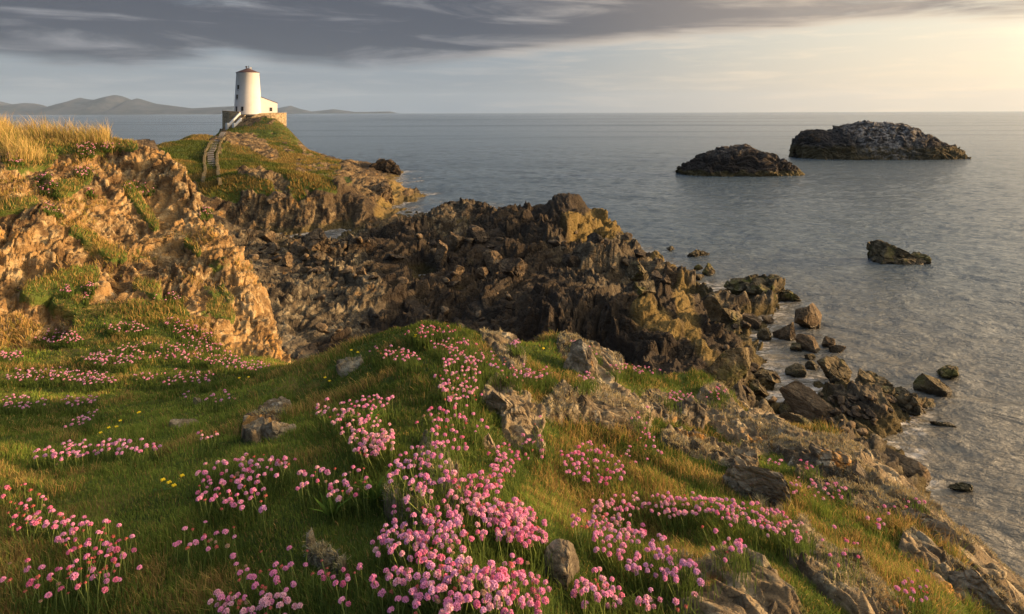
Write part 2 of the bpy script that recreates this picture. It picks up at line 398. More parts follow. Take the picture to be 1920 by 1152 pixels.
M_SHORE = m_terrain('shore', 0.55, 0.30, ((0.034, 0.028, 0.022), (0.145, 0.118, 0.078), (0.34, 0.285, 0.185)), wet=0.9, lichen=0.25, gs=0.35)

M_HILLR = m_terrain('hill_rock', 0.5, 0.30, ((0.042, 0.030, 0.020), (0.16, 0.110, 0.056), (0.28, 0.21, 0.115)), wet=0.75, lichen=0.3, gs=0.35)

# ------------------------------------------------------------------ the near headland: lawn, knoll and the left cliff in one height field
fg = cp([
 # lawn, left
 (-150,1152,1.55),(0,1152,1.50),(250,1152,1.47),(500,1152,1.42),(0,1000,1.85),(200,1040,1.72),(0,920,2.15),(250,920,2.12),(450,960,1.90),
 (0,840,2.8),(120,855,2.7),(300,850,2.6),(420,840,2.5),(0,760,4.0),(150,770,3.9),(300,760,3.9),(430,760,3.4),(-150,760,3.9),
 (0,700,5.0),(150,710,5.0),(280,690,5.2),(400,700,5.0),(500,700,5.0),(560,700,4.6),(600,740,3.3),(560,800,2.65),(520,870,2.15),(-150,680,5.3),
 (0,655,5.8),(120,645,6.1),(220,615,6.5),(330,640,6.4),(420,668,6.4),(500,680,6.6),(560,684,6.4),
 # knoll
 (640,662,5.0),(700,648,4.4),(790,612,3.95),(860,616,3.95),(930,640,3.85),(980,668,3.75),(700,720,3.1),(800,700,3.0),(900,700,3.0),(650,850,2.15),(750,850,2.1),
 (700,950,1.8),(850,860,2.15),(880,790,2.5),(960,740,2.9),(870,940,1.78),(1000,960,1.85),(850,1030,1.5),(750,1080,1.40),(900,1152,1.22),(700,1152,1.30),(1050,1040,1.60),
 (1040,645,4.6),(1075,640,4.3),(1130,680,4.2),(1060,720,3.4),(1180,696,4.6),(1250,696,4.8),(1180,770,3.3),(1080,820,2.9),(1000,880,2.45),(1100,930,2.35),
 (1080,1130,1.50),(1200,1110,1.62),(1200,1030,2.15),(1300,1000,2.2),(1150,870,2.75),(1250,900,2.6),(1320,1060,1.9),(1300,1152,1.55),
 (1340,725,5.0),(1300,770,4.3),(1280,830,3.5),(1420,790,4.7),(1400,850,3.7),(1500,835,4.6),(1400,950,2.5),(1520,920,3.0),(1600,870,4.4),(1480,1060,1.95),(1450,1152,1.6),
 (1620,960,2.9),(1700,940,3.9),(1600,1060,2.2),(1700,1090,2.15),(1620,1152,1.8),(1790,1010,3.4),(1860,1070,3.1),(1780,1100,2.4),(1800,1152,2.1),(1930,1130,2.9),(1930,1160,2.5),
 # cliff face
 (-150,450,7.4),(0,560,6.6),(0,450,7.3),(0,350,8.3),(0,290,9.6),(0,262,10.6),(-150,262,10.6),(100,545,7.0),(100,450,7.7),(100,350,8.8),(100,285,10.3),(110,258,11.2),
 (200,540,7.4),(200,450,8.4),(200,350,9.6),(200,276,11.6),(225,280,11.8),(300,560,7.3),(300,450,8.8),(300,390,10.0),(400,600,7.1),(400,520,8.1),(400,440,9.6),
 (250,288,11.7),(287,304,11.7),(308,322,11.5),(333,332,11.3),(375,354,11.0),(396,388,10.7),(410,420,10.4),(442,452,10.0),(467,486,9.6),(490,528,9.1),(502,566,8.7),(526,608,8.3),(541,645,7.9),(564,674,7.2),(450,620,7.2),(450,540,8.2),(500,640,7.3),
])
fg += cw([  # behind the visible edges it falls away
 (-150,14,-1.2),(-150,18,-5),(0,14,-1.2),(100,14.5,-1.6),(200,14,-2.4),(300,14,-3.6),(0,18,-5),(200,18,-7),(330,12.6,-3.4),(395,11.8,-3.9),(455,10.9,-4.4),(350,13,-4.6),(430,12,-5.2),(480,11.2,-5.6),(530,10,-6.0),(570,9.2,-6.2),
 (620,7.5,-4.6),(600,8.5,-6),(660,6.3,-3.6),(720,5.6,-2.9),(790,4.9,-2.35),(860,4.9,-2.4),(930,4.8,-2.5),(1000,5.4,-3.0),(1060,5.4,-2.9),(1140,5.4,-3.1),(1250,5.8,-3.3),(1340,6.0,-3.5),
 (700,8,-6),(850,7,-5.5),(1000,7.5,-6),(1150,7.5,-6),(1300,7.8,-6),(1420,5.8,-4.0),(1500,5.8,-4.3),(1600,5.5,-4.3),(1700,5,-4.3),(1800,4.4,-4.1),(1900,4,-4.0),
 (1500,8,-6.5),(1700,7,-6.6),(1900,6,-6.4),(400,18,-11),(600,14,-10.5),(800,12,-10),(1000,12,-10),(1300,12,-9.5),(1600,11,-9.5),(1900,9,-9.5),
 (800,18,-13),(1300,18,-13),(1900,15,-13),(-150,0.9,-1.3),(500,0.9,-1.2),(960,0.9,-1.0),(1400,0.9,-1.3),(1900,0.9,-2.0),(2050,2,-2.6),(2050,4,-4.4)])
HEAD = Field(-1.0, 0.92, 0.9, 19, 1500, 1300, fg, c=0.05)
px, py = HEAD.px, HEAD.py
P0 = HEAD.P.reshape(-1, 3).astype(f32)
poly_x = [-400, 0, 110, 160, 250, 300, 380, 450, 520, 575, 620]; poly_y = [650, 648, 640, 606, 600, 606, 636, 662, 676, 690, 700]
cliffline = np.interp(px, poly_x, poly_y)
YY = HEAD.P[..., 1]
edge_n = fbm(P0 * 1.1, 4, 31).reshape(px.shape)
cliff = sstep(-14, 16, cliffline - py + 45 * edge_n) * sstep(0.02, -0.02, (HEAD.P[..., 0] / YY) + 0.325) * sstep(5.2, 5.7, YY)
cliff = np.maximum(cliff, sstep(7.0, 9.0, YY))
rockseg = [(925,628,965,680,22),(1075,648,1130,700,26),(930,735,985,800,34),(960,800,1000,850,24),(1050,760,1180,790,34),(1120,745,1190,800,28),(1230,765,1330,775,26),(1330,760,1420,830,34),
 (1260,830,1400,880,22),(1390,890,1450,960,22),(1420,800,1520,850,34),(1520,850,1640,880,34),(1640,890,1760,980,42),(1760,980,1930,1120,42),(1490,1020,1620,1150,34),(1600,1100,1660,1160,30),(1500,900,1560,930,10),
 (1570,930,1640,960,24),(805,850,850,950,24),(1290,1130,1370,1160,34),(740,955,800,985,20),(470,820,530,770,18),(1700,1030,1780,1080,20),(1810,1100,1900,1160,30),(640,690,670,680,14),(590,1050,640,1075,14)]
rk = capsule(px, py, rockseg)
fgrock = sstep(1.25, 0.75, rk + 0.9 * edge_n)
rimn = fbm(P0 * 0.8, 4, 77).reshape(px.shape)
rim = sstep(0.02, 0.22, rimn) * sstep(1050, 1400, px) * (YY < 7) * 0.85
fgrock = np.maximum(fgrock, rim)
# grass on the cliff: ledges and the crest
cg = capsule(px, py, [(-100,255,190,262,24),(20,300,90,290,18),(200,262,250,275,10),(0,385,60,378,14),(165,445,215,475,14),(140,430,230,480,10),(60,545,170,515,22),(110,560,150,570,14),(170,600,330,590,24),(260,530,290,540,14),(400,575,430,590,12),(240,350,290,420,12),(350,450,370,470,10),(120,350,160,330,16)])
cgn = fbm(P0 * 1.5, 4, 55).reshape(px.shape)
clg = np.maximum(sstep(1.3, 0.7, cg + 0.8 * edge_n) * 0.95, sstep(0.16, 0.30, cgn) * 0.58)
grassy = np.where(cliff > 0, (1 - cliff) + cliff * clg, 1.0) * (1 - fgrock)
grassy = np.where(YY > 5.0, grassy * (1 - sstep(7.5, 9.5, YY) * (1 - clg)), grassy)
HEAD.grassy = grassy
rock = np.clip(1 - grassy, 0, 1).reshape(-1)
N0 = normals(HEAD.P).reshape(-1, 3)
# broken, steeply bedded rock
warp = np.stack([fbm(P0 * 0.9, 2, s) for s in (3, 4, 5)], 1) * 0.5
Q = P0 + warp
R = np.array(Matrix.Rotation(0.6, 3, 'Y') @ Matrix.Rotation(-0.5, 3, 'X'), f32)
S = (Q @ R.T) * np.array([1, 1, 2.2], f32)
b1, e1 = blocks(S * 0.9, 11, 1.6); b2, e2 = blocks(S * 2.3 + 9, 12, 1.6); b3, e3 = blocks(S * 5.5 + 3, 13, 1.9); b4, e4 = blocks(S * 14 + 5, 14, 1.9)
r1 = fbm(S * np.array([1.4, 1.4, 1.4], f32), 6, 21, 0.55, ridged=True)
rs = fbm((Q @ np.array(Matrix.Rotation(0.75, 3, 'Y'), f32).T) * np.array([0.45, 0.9, 2.2], f32), 7, 24, 0.58, ridged=True)
cl = cliff.reshape(-1).astype(f32)
amp = 0.35 + 0.65 * cl
disp = (b1 * 0.10 * cl + b2 * (0.05 * cl + 0.02) + b3 * (0.03 + 0.01 * cl) + r1 * (0.03 + 0.05 * cl) + rs * 0.15 * cl + b4 * 0.03 - 0.07 * cl - 0.06 * cl * sstep(0.12, 0.0, e1) - 0.03 * amp * sstep(0.12, 0.0, e2)) * sstep(0.1, 0.8, rock)
turf = fbm(P0 * 2.2, 4, 61) * 0.07 + fbm(P0 * 9, 3, 62) * 0.02
disp = disp + turf * (0.35 + 0.65 * sstep(1.2, 3, P0[:, 1])) * (1 - 0.6 * rock)
disp += 0.03 * sstep(0.5, 0.9, rock) * (1 - cl) * (P0[:, 1] < 7)
dirn = N0 * 0.8 + np.array([0, 0, 0.2]); 
P1 = P0 + dirn * disp[:, None]
HEAD.P = P1.reshape(HEAD.P.shape).astype(float); HEAD.zbuf(2.0)
faces = grid_faces(HEAD.nr, HEAD.nc)
fc = cliff.reshape(-1)[faces].mean(1)
keep = P1[faces[:, 0], 2] > -2.5
def sub_mesh(name, mask, mt, attrs):
    fs = faces_cur[mask]; used, inv = np.unique(fs, return_inverse=True)
    return mesh_np(name, P_cur[used], inv.reshape(-1, 4), mt, True, {k: v.reshape(-1)[used] for k, v in attrs.items()})
faces_cur, P_cur = faces, P1
tag(obj('ground', sub_mesh('ground', keep & (fc < 0.5), M_GROUND, {'grassy': grassy, 'tide_shade': grassy * 0})), kind='structure')
tag(obj('cliff_terrain', sub_mesh('cliff_terrain', keep & (fc >= 0.5), M_HEAD, {'grassy': grassy, 'tide_shade': grassy * 0})), kind='structure')

# ------------------------------------------------------------------ the shore and the lighthouse hill
mid = cp([
 # lighthouse hill
 (465,216,180),(430,218,180),(465,224,173),(482,216,173),(500,219,173.5),(520,226,174),(533,234,175),(542,242,172),(455,238,169),(470,234,169),(425,244,160),(400,262,140),(415,250,150),(440,262,146),(500,262,150),(470,290,112),(420,292,106),(395,320,88),(380,345,76),
 (350,255,132),(300,270,112),(270,285,104),(320,300,94),(360,330,82),(350,300,100),(560,262,158),(590,285,140),(620,297,132),(660,306,128),(700,309,126),(735,312,130),(750,325,124),(720,335,112),(560,300,112),(600,320,98),(650,330,94),(700,340,96),(740,352,95),
 (742,335,92),(700,326,100),(744,384,84.5),(720,360,84),(700,396,76),(680,350,80),(640,345,82),(580,340,82),(520,325,86),(450,325,86),(430,352,66.5),(400,368,65),(480,350,67),(540,350,67.5),(600,352,68.5),(650,356,70),(685,370,72),
 (430,428,64),(480,438,64),(540,440,64),(600,440,64.5),(650,432,66),(690,418,66),(500,452,58),(440,438,59),(600,452,57),
 # gully and mid shore
 (520,470,50),(600,465,52),(700,440,57.5),(760,415,66),(800,440,57),(850,405,70),(870,388,77),(920,392,73),(900,420,63),(560,520,41),(640,500,45),(720,490,47),(540,600,30.5),(600,640,28),(620,560,36),(560,560,36),(700,540,38),(700,600,31.5),
 (800,600,32.5),(780,520,42),(850,560,36),(900,520,42),(950,480,48),(880,470,50),(950,570,34),(900,620,30.5),(800,650,28.5),(700,660,27.5),
 # the dark peak
 (1000,400,62),(960,395,66),(1040,372,62),(1065,368,61),(1090,375,62),(1120,405,61),(1150,440,60),(1100,440,57),(1050,460,50),(1130,470,52),(1180,450,57),
 (1200,475,49),(1230,495,46),(1270,520,45),(1150,500,44),(1200,525,40),(1270,545,40),
 # the near dark ridge
 (960,600,30.5),(1000,575,31),(1050,560,32),(1100,550,33),(1150,545,33),(1220,545,33),(1270,560,32),(1310,600,29.5),(1335,650,27),(1370,700,25),(1405,750,23),(1100,610,28.5),(1100,660,27),(1000,650,27.5),(1180,620,28),(1200,680,25.5),(1270,690,25),(1330,740,23),
 (1340,560,39),(1400,560,39.5),(1460,560,40.5),(1350,600,35),(1400,610,35),(1390,650,31.5),(1410,700,28.2),(1450,740,26.2),(1500,740,26.4),(1480,790,23.6),(1550,790,24.0),(1600,750,26.3),(1600,810,23.4),(1640,800,24),(1520,840,21.5),(1600,860,20.8),(1660,860,21),(1700,895,20.3),
])
mid += cw([
 (465,200,-4),(465,215,-14),(420,185,-8),(520,195,-7),(350,150,-9),(350,165,-14),(270,120,-9),(270,135,-14),(200,110,-14),(560,180,-12),(600,160,-13.5),(660,145,-14),(740,140,-14),(770,125,-14),(780,100,-14),(790,88,-13.6),(820,92,-14),
 (830,80,-13.3),(900,86,-14),(980,78,-14),(1060,75,-14.5),(1150,70,-14.5),(1200,60,-14),(1250,54,-13.6),(1310,47,-13.4),(1360,47,-13.6),(1480,45,-14),(1530,40,-14),(1470,35,-12.9),(1440,31.5,-12.6),(1500,30,-12.8),(1570,29.5,-13.2),(1700,28,-13.4),(1780,25,-13.8),
 (1560,26.2,-11.75),(1640,25.8,-11.7),(1720,25.8,-11.75),(1600,24.6,-11.6),(1580,23.6,-11.5),(1400,33,-11.6),(1420,30.5,-11.7),(1410,28,-11.6),(1750,22,-13.5),(1760,20.5,-13.4),(1850,19,-14),(1920,17,-14),(1680,23.8,-12.6),(1440,28.3,-12.5),(1450,26.8,-12.35),(1490,24.6,-12.2),
 (400,30,-9),(300,40,-9.5),(200,50,-10),(100,60,-11),(250,80,-9.5),(100,90,-14),(350,60,-9.5),(480,35,-9.2),(530,24,-10),(650,20,-9.8),(850,20,-9.7),(1000,20,-9.3),(1200,18,-8.8),(1350,17,-8.8),(1500,16,-9.2),(1650,15,-9.8),(1800,14,-10.8),(1900,13.5,-12),
 (600,12,-8.5),(800,11,-8),(1000,11,-7.8),(1200,11,-7.8),(1400,11,-7.9),(1600,10.5,-8.4),(1800,9.5,-8.8),(2000,12,-13),(400,15,-8.6),(200,20,-8),(0,40,-9),(-100,80,-14),(1000,8,-7.2),(1500,8,-7.4),(1900,7.5,-8.5),(600,200,-14),(900,160,-15),(1300,100,-15),(1900,40,-15),(1900,90,-15)])
MID = Field(-0.80, 0.84, 8, 215, 1250, 1250, mid, c=0.03, ku=1.6)
px, py = MID.px, MID.py; YY = MID.P[..., 1]; Zm = MID.P[..., 2]
P0 = MID.P.reshape(-1, 3).astype(f32)
en = fbm(P0 * 0.12, 4, 131).reshape(px.shape)
gseg = [(290,275,400,262,22),(320,290,380,300,24),(330,320,380,330,18),(385,262,395,345,26),(440,300,500,300,18),(425,340,500,350,14),(420,310,440,350,16),(430,248,520,240,8),(520,240,545,262,12),(540,262,560,285,8),(410,362,440,370,10),(500,270,545,300,8),(430,285,540,318,16)]
grock = capsule(px, py, [(440,262,500,262,11),(480,275,512,292,10),(420,252,440,258,6),(398,262,412,262,5)])
ggrass = sstep(1.35, 0.65, capsule(px, py, gseg) + 0.5 * en) * sstep(0.9, 1.15, grock) * (YY > 55)
hidden_l = (px < 330) & (YY > 20)
grassyM = np.maximum(ggrass, hidden_l * sstep(1.5, 3, Zm))
grassyM = np.maximum(grassyM, (YY < 14) * sstep(5, 6.5, Zm) * 0.3)
brown = sstep(1.3, 0.7, capsule(px, py, [(500,240,620,300,26),(520,330,640,345,18),(540,280,600,330,22),(440,340,560,365,14)]) + 0.4 * en) * (YY > 62)
grassyM = np.maximum(grassyM, 0.95 * brown * sstep(-0.22, 0.10, fbm(P0 * 0.2, 3, 9).reshape(px.shape)))
rock = np.clip(1 - grassyM, 0, 1).reshape(-1)
warp = np.stack([fbm(P0 * 0.16, 2, s) for s in (103, 104, 105)], 1) * 3.5
Q = P0 + warp
R = np.array(Matrix.Rotation(-0.75, 3, 'Y') @ Matrix.Rotation(0.4, 3, 'X') @ Matrix.Rotation(0.5, 3, 'Z'), f32)
S = (Q @ R.T) * np.array([1.25, 0.42, 1.8], f32)
rb = fbm((P0 + warp * 0.5) @ np.array(Matrix.Rotation(-0.5, 3, 'Y') @ Matrix.Rotation(0.55, 3, 'Z'), f32).T * np.array([0.85, 0.16, 0.9], f32), 5, 128, 0.6, ridged=True)
b1, e1 = blocks(S * 0.20, 111, 1.8); b2, e2 = blocks(S * 0.48 + 9, 112, 1.8); b3, e3 = blocks(S * 1.15 + 3, 113, 1.6); b4, e4 = blocks(S * 3.0 + 3, 114, 1.6)
r1 = fbm(S * 0.30, 6, 121, 0.56, ridged=True); r2 = fbm(S * 1.1, 5, 125, 0.55, ridged=True)
far = 0.55 + 0.40 * sstep(20, 60, P0[:, 1]) + 0.1 * sstep(80, 120, P0[:, 1]) - 0.40 * sstep(76, 90, P0[:, 1]) * sstep(760, 700, px.reshape(-1))
disp = (b1 * 1.5 + b2 * 0.75 + b3 * 0.30 + b4 * 0.10 + r1 * 0.8 + r2 * 0.22 + rb * 0.8 - 0.3 * sstep(0.15, 0, e2) - 0.16 * sstep(0.15, 0, e3)) * far * (0.06 + 0.94 * sstep(0.15, 0.8, rock))
hm_ = (sstep(60, 63, YY) * sstep(775, 750, px)).reshape(-1)
ribs = fbm((P0 @ np.array(Matrix.Rotation(0.35, 3, 'Y') @ Matrix.Rotation(0.25, 3, 'Z'), f32).T) * np.array([0.42, 0.10, 0.12], f32), 6, 140, 0.58, ridged=True)
disp = disp * (1 - 0.62 * hm_) + ribs * 1.25 * hm_ * sstep(0.15, 0.8, rock)
flat = (capsule(px, py, [(1430,690,1490,700,30),(1465,735,1500,750,22),(500,490,540,500,26),(540,640,580,655,20),(900,455,935,450,16),(770,560,800,590,12),(890,575,920,640,12)]) < 1).reshape(-1)
disp = disp * np.where(flat, 0.35, 1.0) * (1 - 0.6 * sstep(1.3, 0.6, capsule(px, py, [(1045,372,1085,374,42)])).reshape(-1))
tower = np.hypot(P0[:, 0] + 74.2, P0[:, 1] - 180) < 7
disp = np.where(tower, disp * 0.1 - 0.15, disp)
N0 = normals(MID.P).reshape(-1, 3)
P1 = P0 + (N0 * 0.6 + np.array([0, 0, 0.4])) * disp[:, None]
# seal the ground under and around the path line stays as grass
MID.P = P1.reshape(MID.P.shape).astype(float); MID.zbuf(2.0)
tseg = [(960,600,1270,660,110),(980,405,1095,380,90),(700,600,900,640,60),(600,600,700,650,60),(640,340,700,380,30),(900,480,1000,520,50),(600,290,640,300,14),(700,312,750,320,18),(750,470,900,540,60),(1200,640,1320,700,60)]
tide_shade = np.clip(sstep(1.25, 0.55, capsule(px, py, tseg) + 0.5 * en) + 0.42, 0, 1)  # dark shore rock by region; ridge shade over the gully painted in
tide_shade *= 1 - 0.8 * sstep(1.2, 0.8, capsule(px, py, [(430,360,640,420,55),(580,560,660,560,60),(560,600,600,560,40)]))
tide_shade = np.where((YY > 64) & (px < 765), tide_shade * 0.15 + 0.8 * sstep(1.3, 0.6, capsule(px, py, [(590,350,700,400,26),(690,310,745,322,16),(520,425,700,440,10),(600,290,640,305,10)]) + 0.5 * en), tide_shade)
algae = sstep(1.3, 0.5, capsule(px, py, [(1115,405,1140,445,16),(1060,430,1110,450,18),(1275,550,1310,640,16),(1310,640,1400,750,16),(1230,490,1260,510,12),(1200,590,1260,610,22),(740,355,720,385,16),(1340,680,1400,740,14)]) + 0.7 * en)
keep = (P1[grid_faces(MID.nr, MID.nc)][:, :, 2].max(1) > -1.5)
faces_cur, P_cur = grid_faces(MID.nr, MID.nc), P1
fz = P0[faces_cur[:, 0]]
hill = (YY.reshape(-1)[faces_cur[:, 0]] > 63) & (px.reshape(-1)[faces_cur[:, 0]] < 770)
AT = {'grassy': grassyM, 'tide_shade': tide_shade, 'algae': algae}
tag(obj('hill_terrain', sub_mesh('hill_terrain', keep & hill, M_HILLR, AT)), kind='structure')
tag(obj('shore_terrain', sub_mesh('shore_terrain', keep & ~hill, M_SHORE, AT)), kind='structure')
del Q, S, warp, b1, b2, b3, b4, e1, e2, e3, e4, r1, r2

# ------------------------------------------------------------------ sea
m, t = mat('sea_water'); P = geo_pos(t)
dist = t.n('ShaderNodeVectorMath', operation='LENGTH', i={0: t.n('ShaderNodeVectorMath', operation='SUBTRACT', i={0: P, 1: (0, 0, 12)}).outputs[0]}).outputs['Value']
wv = t.mapv(P, (0.55, 1.0, 1.0), (0, 0, 0.30))
h = t.m('ADD', t.m('MULTIPLY', t.noise(wv, 0.42, 5, 0.58, 0.5), 1.0), t.m('ADD', t.m('MULTIPLY', t.noise(wv, 1.5, 5, 0.6, 0.3), 0.50), t.m('MULTIPLY', t.noise(wv, 4.5, 4, 0.6, 0.3), 0.16)))
h2 = t.noise(t.mapv(P, (0.35, 1, 1), (0, 0, 0.2)), 0.035, 4, 0.6)
h = t.m('ADD', h, t.m('MULTIPLY', h2, 1.5))
bmp = t.n('ShaderNodeBump', i={'Strength': 1.0, 'Distance': 0.55, 'Height': h}).outputs[0]
calm = t.step(t.noise(t.mapv(P, (0.12, 1, 1), (0, 0, 0.1)), 0.012, 5, 0.6), 0.50, 0.66)
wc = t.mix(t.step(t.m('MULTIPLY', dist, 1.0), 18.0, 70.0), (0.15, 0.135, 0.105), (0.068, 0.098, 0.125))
sh = t.n('ShaderNodeAttribute', attribute_name='shallow').outputs['Fac']; fo = t.n('ShaderNodeAttribute', attribute_name='foam').outputs['Fac']
wc = t.mix(t.m('MULTIPLY', sh, 0.8), wc, t.mix(t.noise(P, 0.8, 5, 0.6), (0.075, 0.065, 0.040), (0.19, 0.165, 0.12)))
fm = t.m('MULTIPLY', fo, t.step(t.noise(t.mapv(P, (1, 2, 1), (0, 0, 0.3)), 0.9, 7, 0.7, 1.2), 0.44, 0.64))
wc = t.mix(t.m('MULTIPLY', fm, 0.9), wc, (0.55, 0.53, 0.50))
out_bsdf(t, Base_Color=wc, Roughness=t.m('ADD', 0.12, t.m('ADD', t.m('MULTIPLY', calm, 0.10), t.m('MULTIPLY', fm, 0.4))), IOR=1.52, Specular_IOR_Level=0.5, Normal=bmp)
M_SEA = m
yr = np.concatenate([np.exp(np.linspace(math.log(9), math.log(420), 560)), np.exp(np.linspace(math.log(440), math.log(12500), 60))])
ur = np.linspace(-1.3, 1.3, 640)
Yg, Ug = np.meshgrid(yr, ur, indexing='ij')
Ps = np.stack([Ug * Yg, Yg, Yg * 0], -1).reshape(-1, 3).astype(f32)
fade = sstep(420, 90, Ps[:, 1])
wq = Ps @ np.array([[0.95, 0.3, 0], [-0.3, 0.95, 0], [0, 0, 1]], f32)
Ps[:, 2] += (fbm(wq * np.array([0.22, 0.5, 1], f32), 5, 201, 0.52, ridged=True) * 0.17 + perlin(wq * np.array([0.05, 0.11, 1], f32), 207) * 0.12) * fade
near_faces = grid_faces(len(yr), len(ur))
ii = np.clip(((np.log(Ps[:, 1]) - math.log(8)) / (math.log(215) - math.log(8)) * (MID.nr - 1)), 0, MID.nr - 1).astype(int); jj = np.clip((Ps[:, 0] / Ps[:, 1] + 0.80) / 1.64 * (MID.nc - 1), 0, MID.nc - 1).astype(int)
shz = MID.P[ii, jj, 2]
shallow = sstep(-1.5, 0.1, shz) * (Ps[:, 1] < 210)
foam = sstep(-1.1, -0.1, shz) * (Ps[:, 1] < 210)
tag(obj('sea', mesh_np('sea', Ps, near_faces, M_SEA, True, {'shallow': shallow, 'foam': foam})), kind='structure')
# the rest of the sea round about and behind
far_ = MB(); R_ = 12500
q = [(-R_ * 1.3, R_, 0), (-11.7, 9, 0), (11.7, 9, 0), (R_ * 1.3, R_, 0), (R_ * 1.3, -R_, 0), (-R_ * 1.3, -R_, 0)]
vs = [far_.bm.verts.new(p) for p in q]
far_.bm.faces.new((vs[0], vs[1], vs[5])); far_.bm.faces.new((vs[1], vs[2], vs[4], vs[5])); far_.bm.faces.new((vs[2], vs[3], vs[4]))
tag(far_.build('sea', M_SEA), kind='structure')

# ------------------------------------------------------------------ far hills
m, t = mat('far_hill'); P = geo_pos(t)
hc = t.mix(t.step(t.noise(P, 0.004, 6, 0.65), 0.4, 0.6), (0.020, 0.028, 0.042), (0.055, 0.058, 0.072))
out_bsdf(t, Base_Color=hc); M_HILL = m
def hills(prof, Y, depth, seed):
    xs = np.array([p[0] for p in prof], float); ys = np.array([p[1] for p in prof], float)
    cols = np.linspace(xs[0], xs[-1], 700); top = np.interp(cols, xs, ys)
    k = np.exp(-np.linspace(-4, 4, 9) ** 2); k /= k.sum(); top = np.convolve(np.pad(top, 4, 'edge'), k, 'valid')
    hz = 211 - 0.003 * (cols - 960); H = np.maximum((hz - top) * Y / F + 12, 2)
    v = np.linspace(-1, 1, 120)
    G = np.zeros((120, 700, 3)); G[..., 0] = (cols[None] - 960) / F * (Y + v[:, None] * depth * 0.2); G[..., 1] = Y + v[:, None] * depth
    n = fbm((G.reshape(-1, 3) * np.array([0.0016, 0.0016, 1])).astype(f32), 6, seed, 0.55, ridged=True).reshape(120, 700)
    prof_v = np.clip(1 - np.abs(v[:, None]) ** 1.3, 0, 1)
    G[..., 2] = H[None] * prof_v * (1 + 0.75 * n * (1 - prof_v)) - 3
    return tag(obj('hills', mesh_np('hills', G.reshape(-1, 3), grid_faces(120, 700), M_HILL)), kind='structure')
hills([(-500,205),(-300,190),(-150,180),(-60,184),(0,190),(15,197),(45,193),(65,194),(82,204),(110,198),(132,190),(150,183),(165,186),(180,187),(200,181),(215,178),(228,180),(248,189),(257,184),(290,194),(330,199),(360,203),(400,201),(440,199),(480,203),(520,211)], 9000, 900, 5)
hills([(480,211),(520,203),(545,198),(562,204),(585,209),(605,207),(625,204.5),(645,207),(665,210),(700,209.5),(730,209),(745,212)], 11500, 600, 8)

# ------------------------------------------------------------------ rocks
ICO = {}
def ico(n):
    if n not in ICO:
        bm = bmesh.new(); bmesh.ops.create_icosphere(bm, subdivisions=n, radius=1.0)
        ICO[n] = (np.array([v.co[:] for v in bm.verts], f32), np.array([[v.index for v in f.verts] for f in bm.faces])); bm.free()
    return ICO[n]
def boulder(label, loc, size, seed, material, rz=0.0, n=5, cuts=13, rough=0.10, name='boulder', cat='boulder', group=None, tilt=0.0, sink=0.3, peak=None):
    """an angular stone: a sphere cut by random planes, then weathered; size = full width, depth, height"""
    V, Fc = ico(n); V = V.copy(); r = np.random.default_rng(seed)
    for k in range(cuts + (4 if cuts <= 7 else 0)):
        nn = r.normal(size=3); nn /= np.linalg.norm(nn); dd = r.uniform(0.36, 0.80) if cuts > 7 else r.uniform(0.34, 0.62)
        V -= np.maximum(0, V @ nn - dd)[:, None] * nn
    V = V / np.abs(V).max(0)
    if peak is not None:               # shift the crest sideways
        V[:, 0] += peak * np.clip(V[:, 2], 0, 1); V[:, 0] *= 1 - 0.35 * np.clip(V[:, 2], 0, 1)
    s = np.array(size) / 2
    V = V * s; m_ = float(min(size[0], size[1], size[2] * 1.5))
    q = V / m_ + seed * 3.7
    b, e = blocks((q * 3.0).astype(f32), seed, 1.5); n1_ = fbm((q * np.array([2, 2, 3.5])).astype(f32), 5, seed + 1, 0.55, ridged=True)
    nrm = V / (s * s); nrm /= np.linalg.norm(nrm, axis=1, keepdims=True)
    V = V + nrm * ((b * 0.5 + n1_ * 0.5) * rough * m_ - 0.05 * m_ * sstep(0.12, 0, e) * (rough / 0.1))[:, None]
    ct, st = math.cos(tilt), math.sin(tilt)
    V = V @ np.array([[ct, 0, -st], [0, 1, 0], [st, 0, ct]])
    V[:, 2] += s[2] * (1 - 2 * sink)
    o = obj(name, mesh_np(name, V, Fc, material, n < 4)); o.location = loc; o.rotation_euler.z = rz
    return tag(o, label, cat, group)

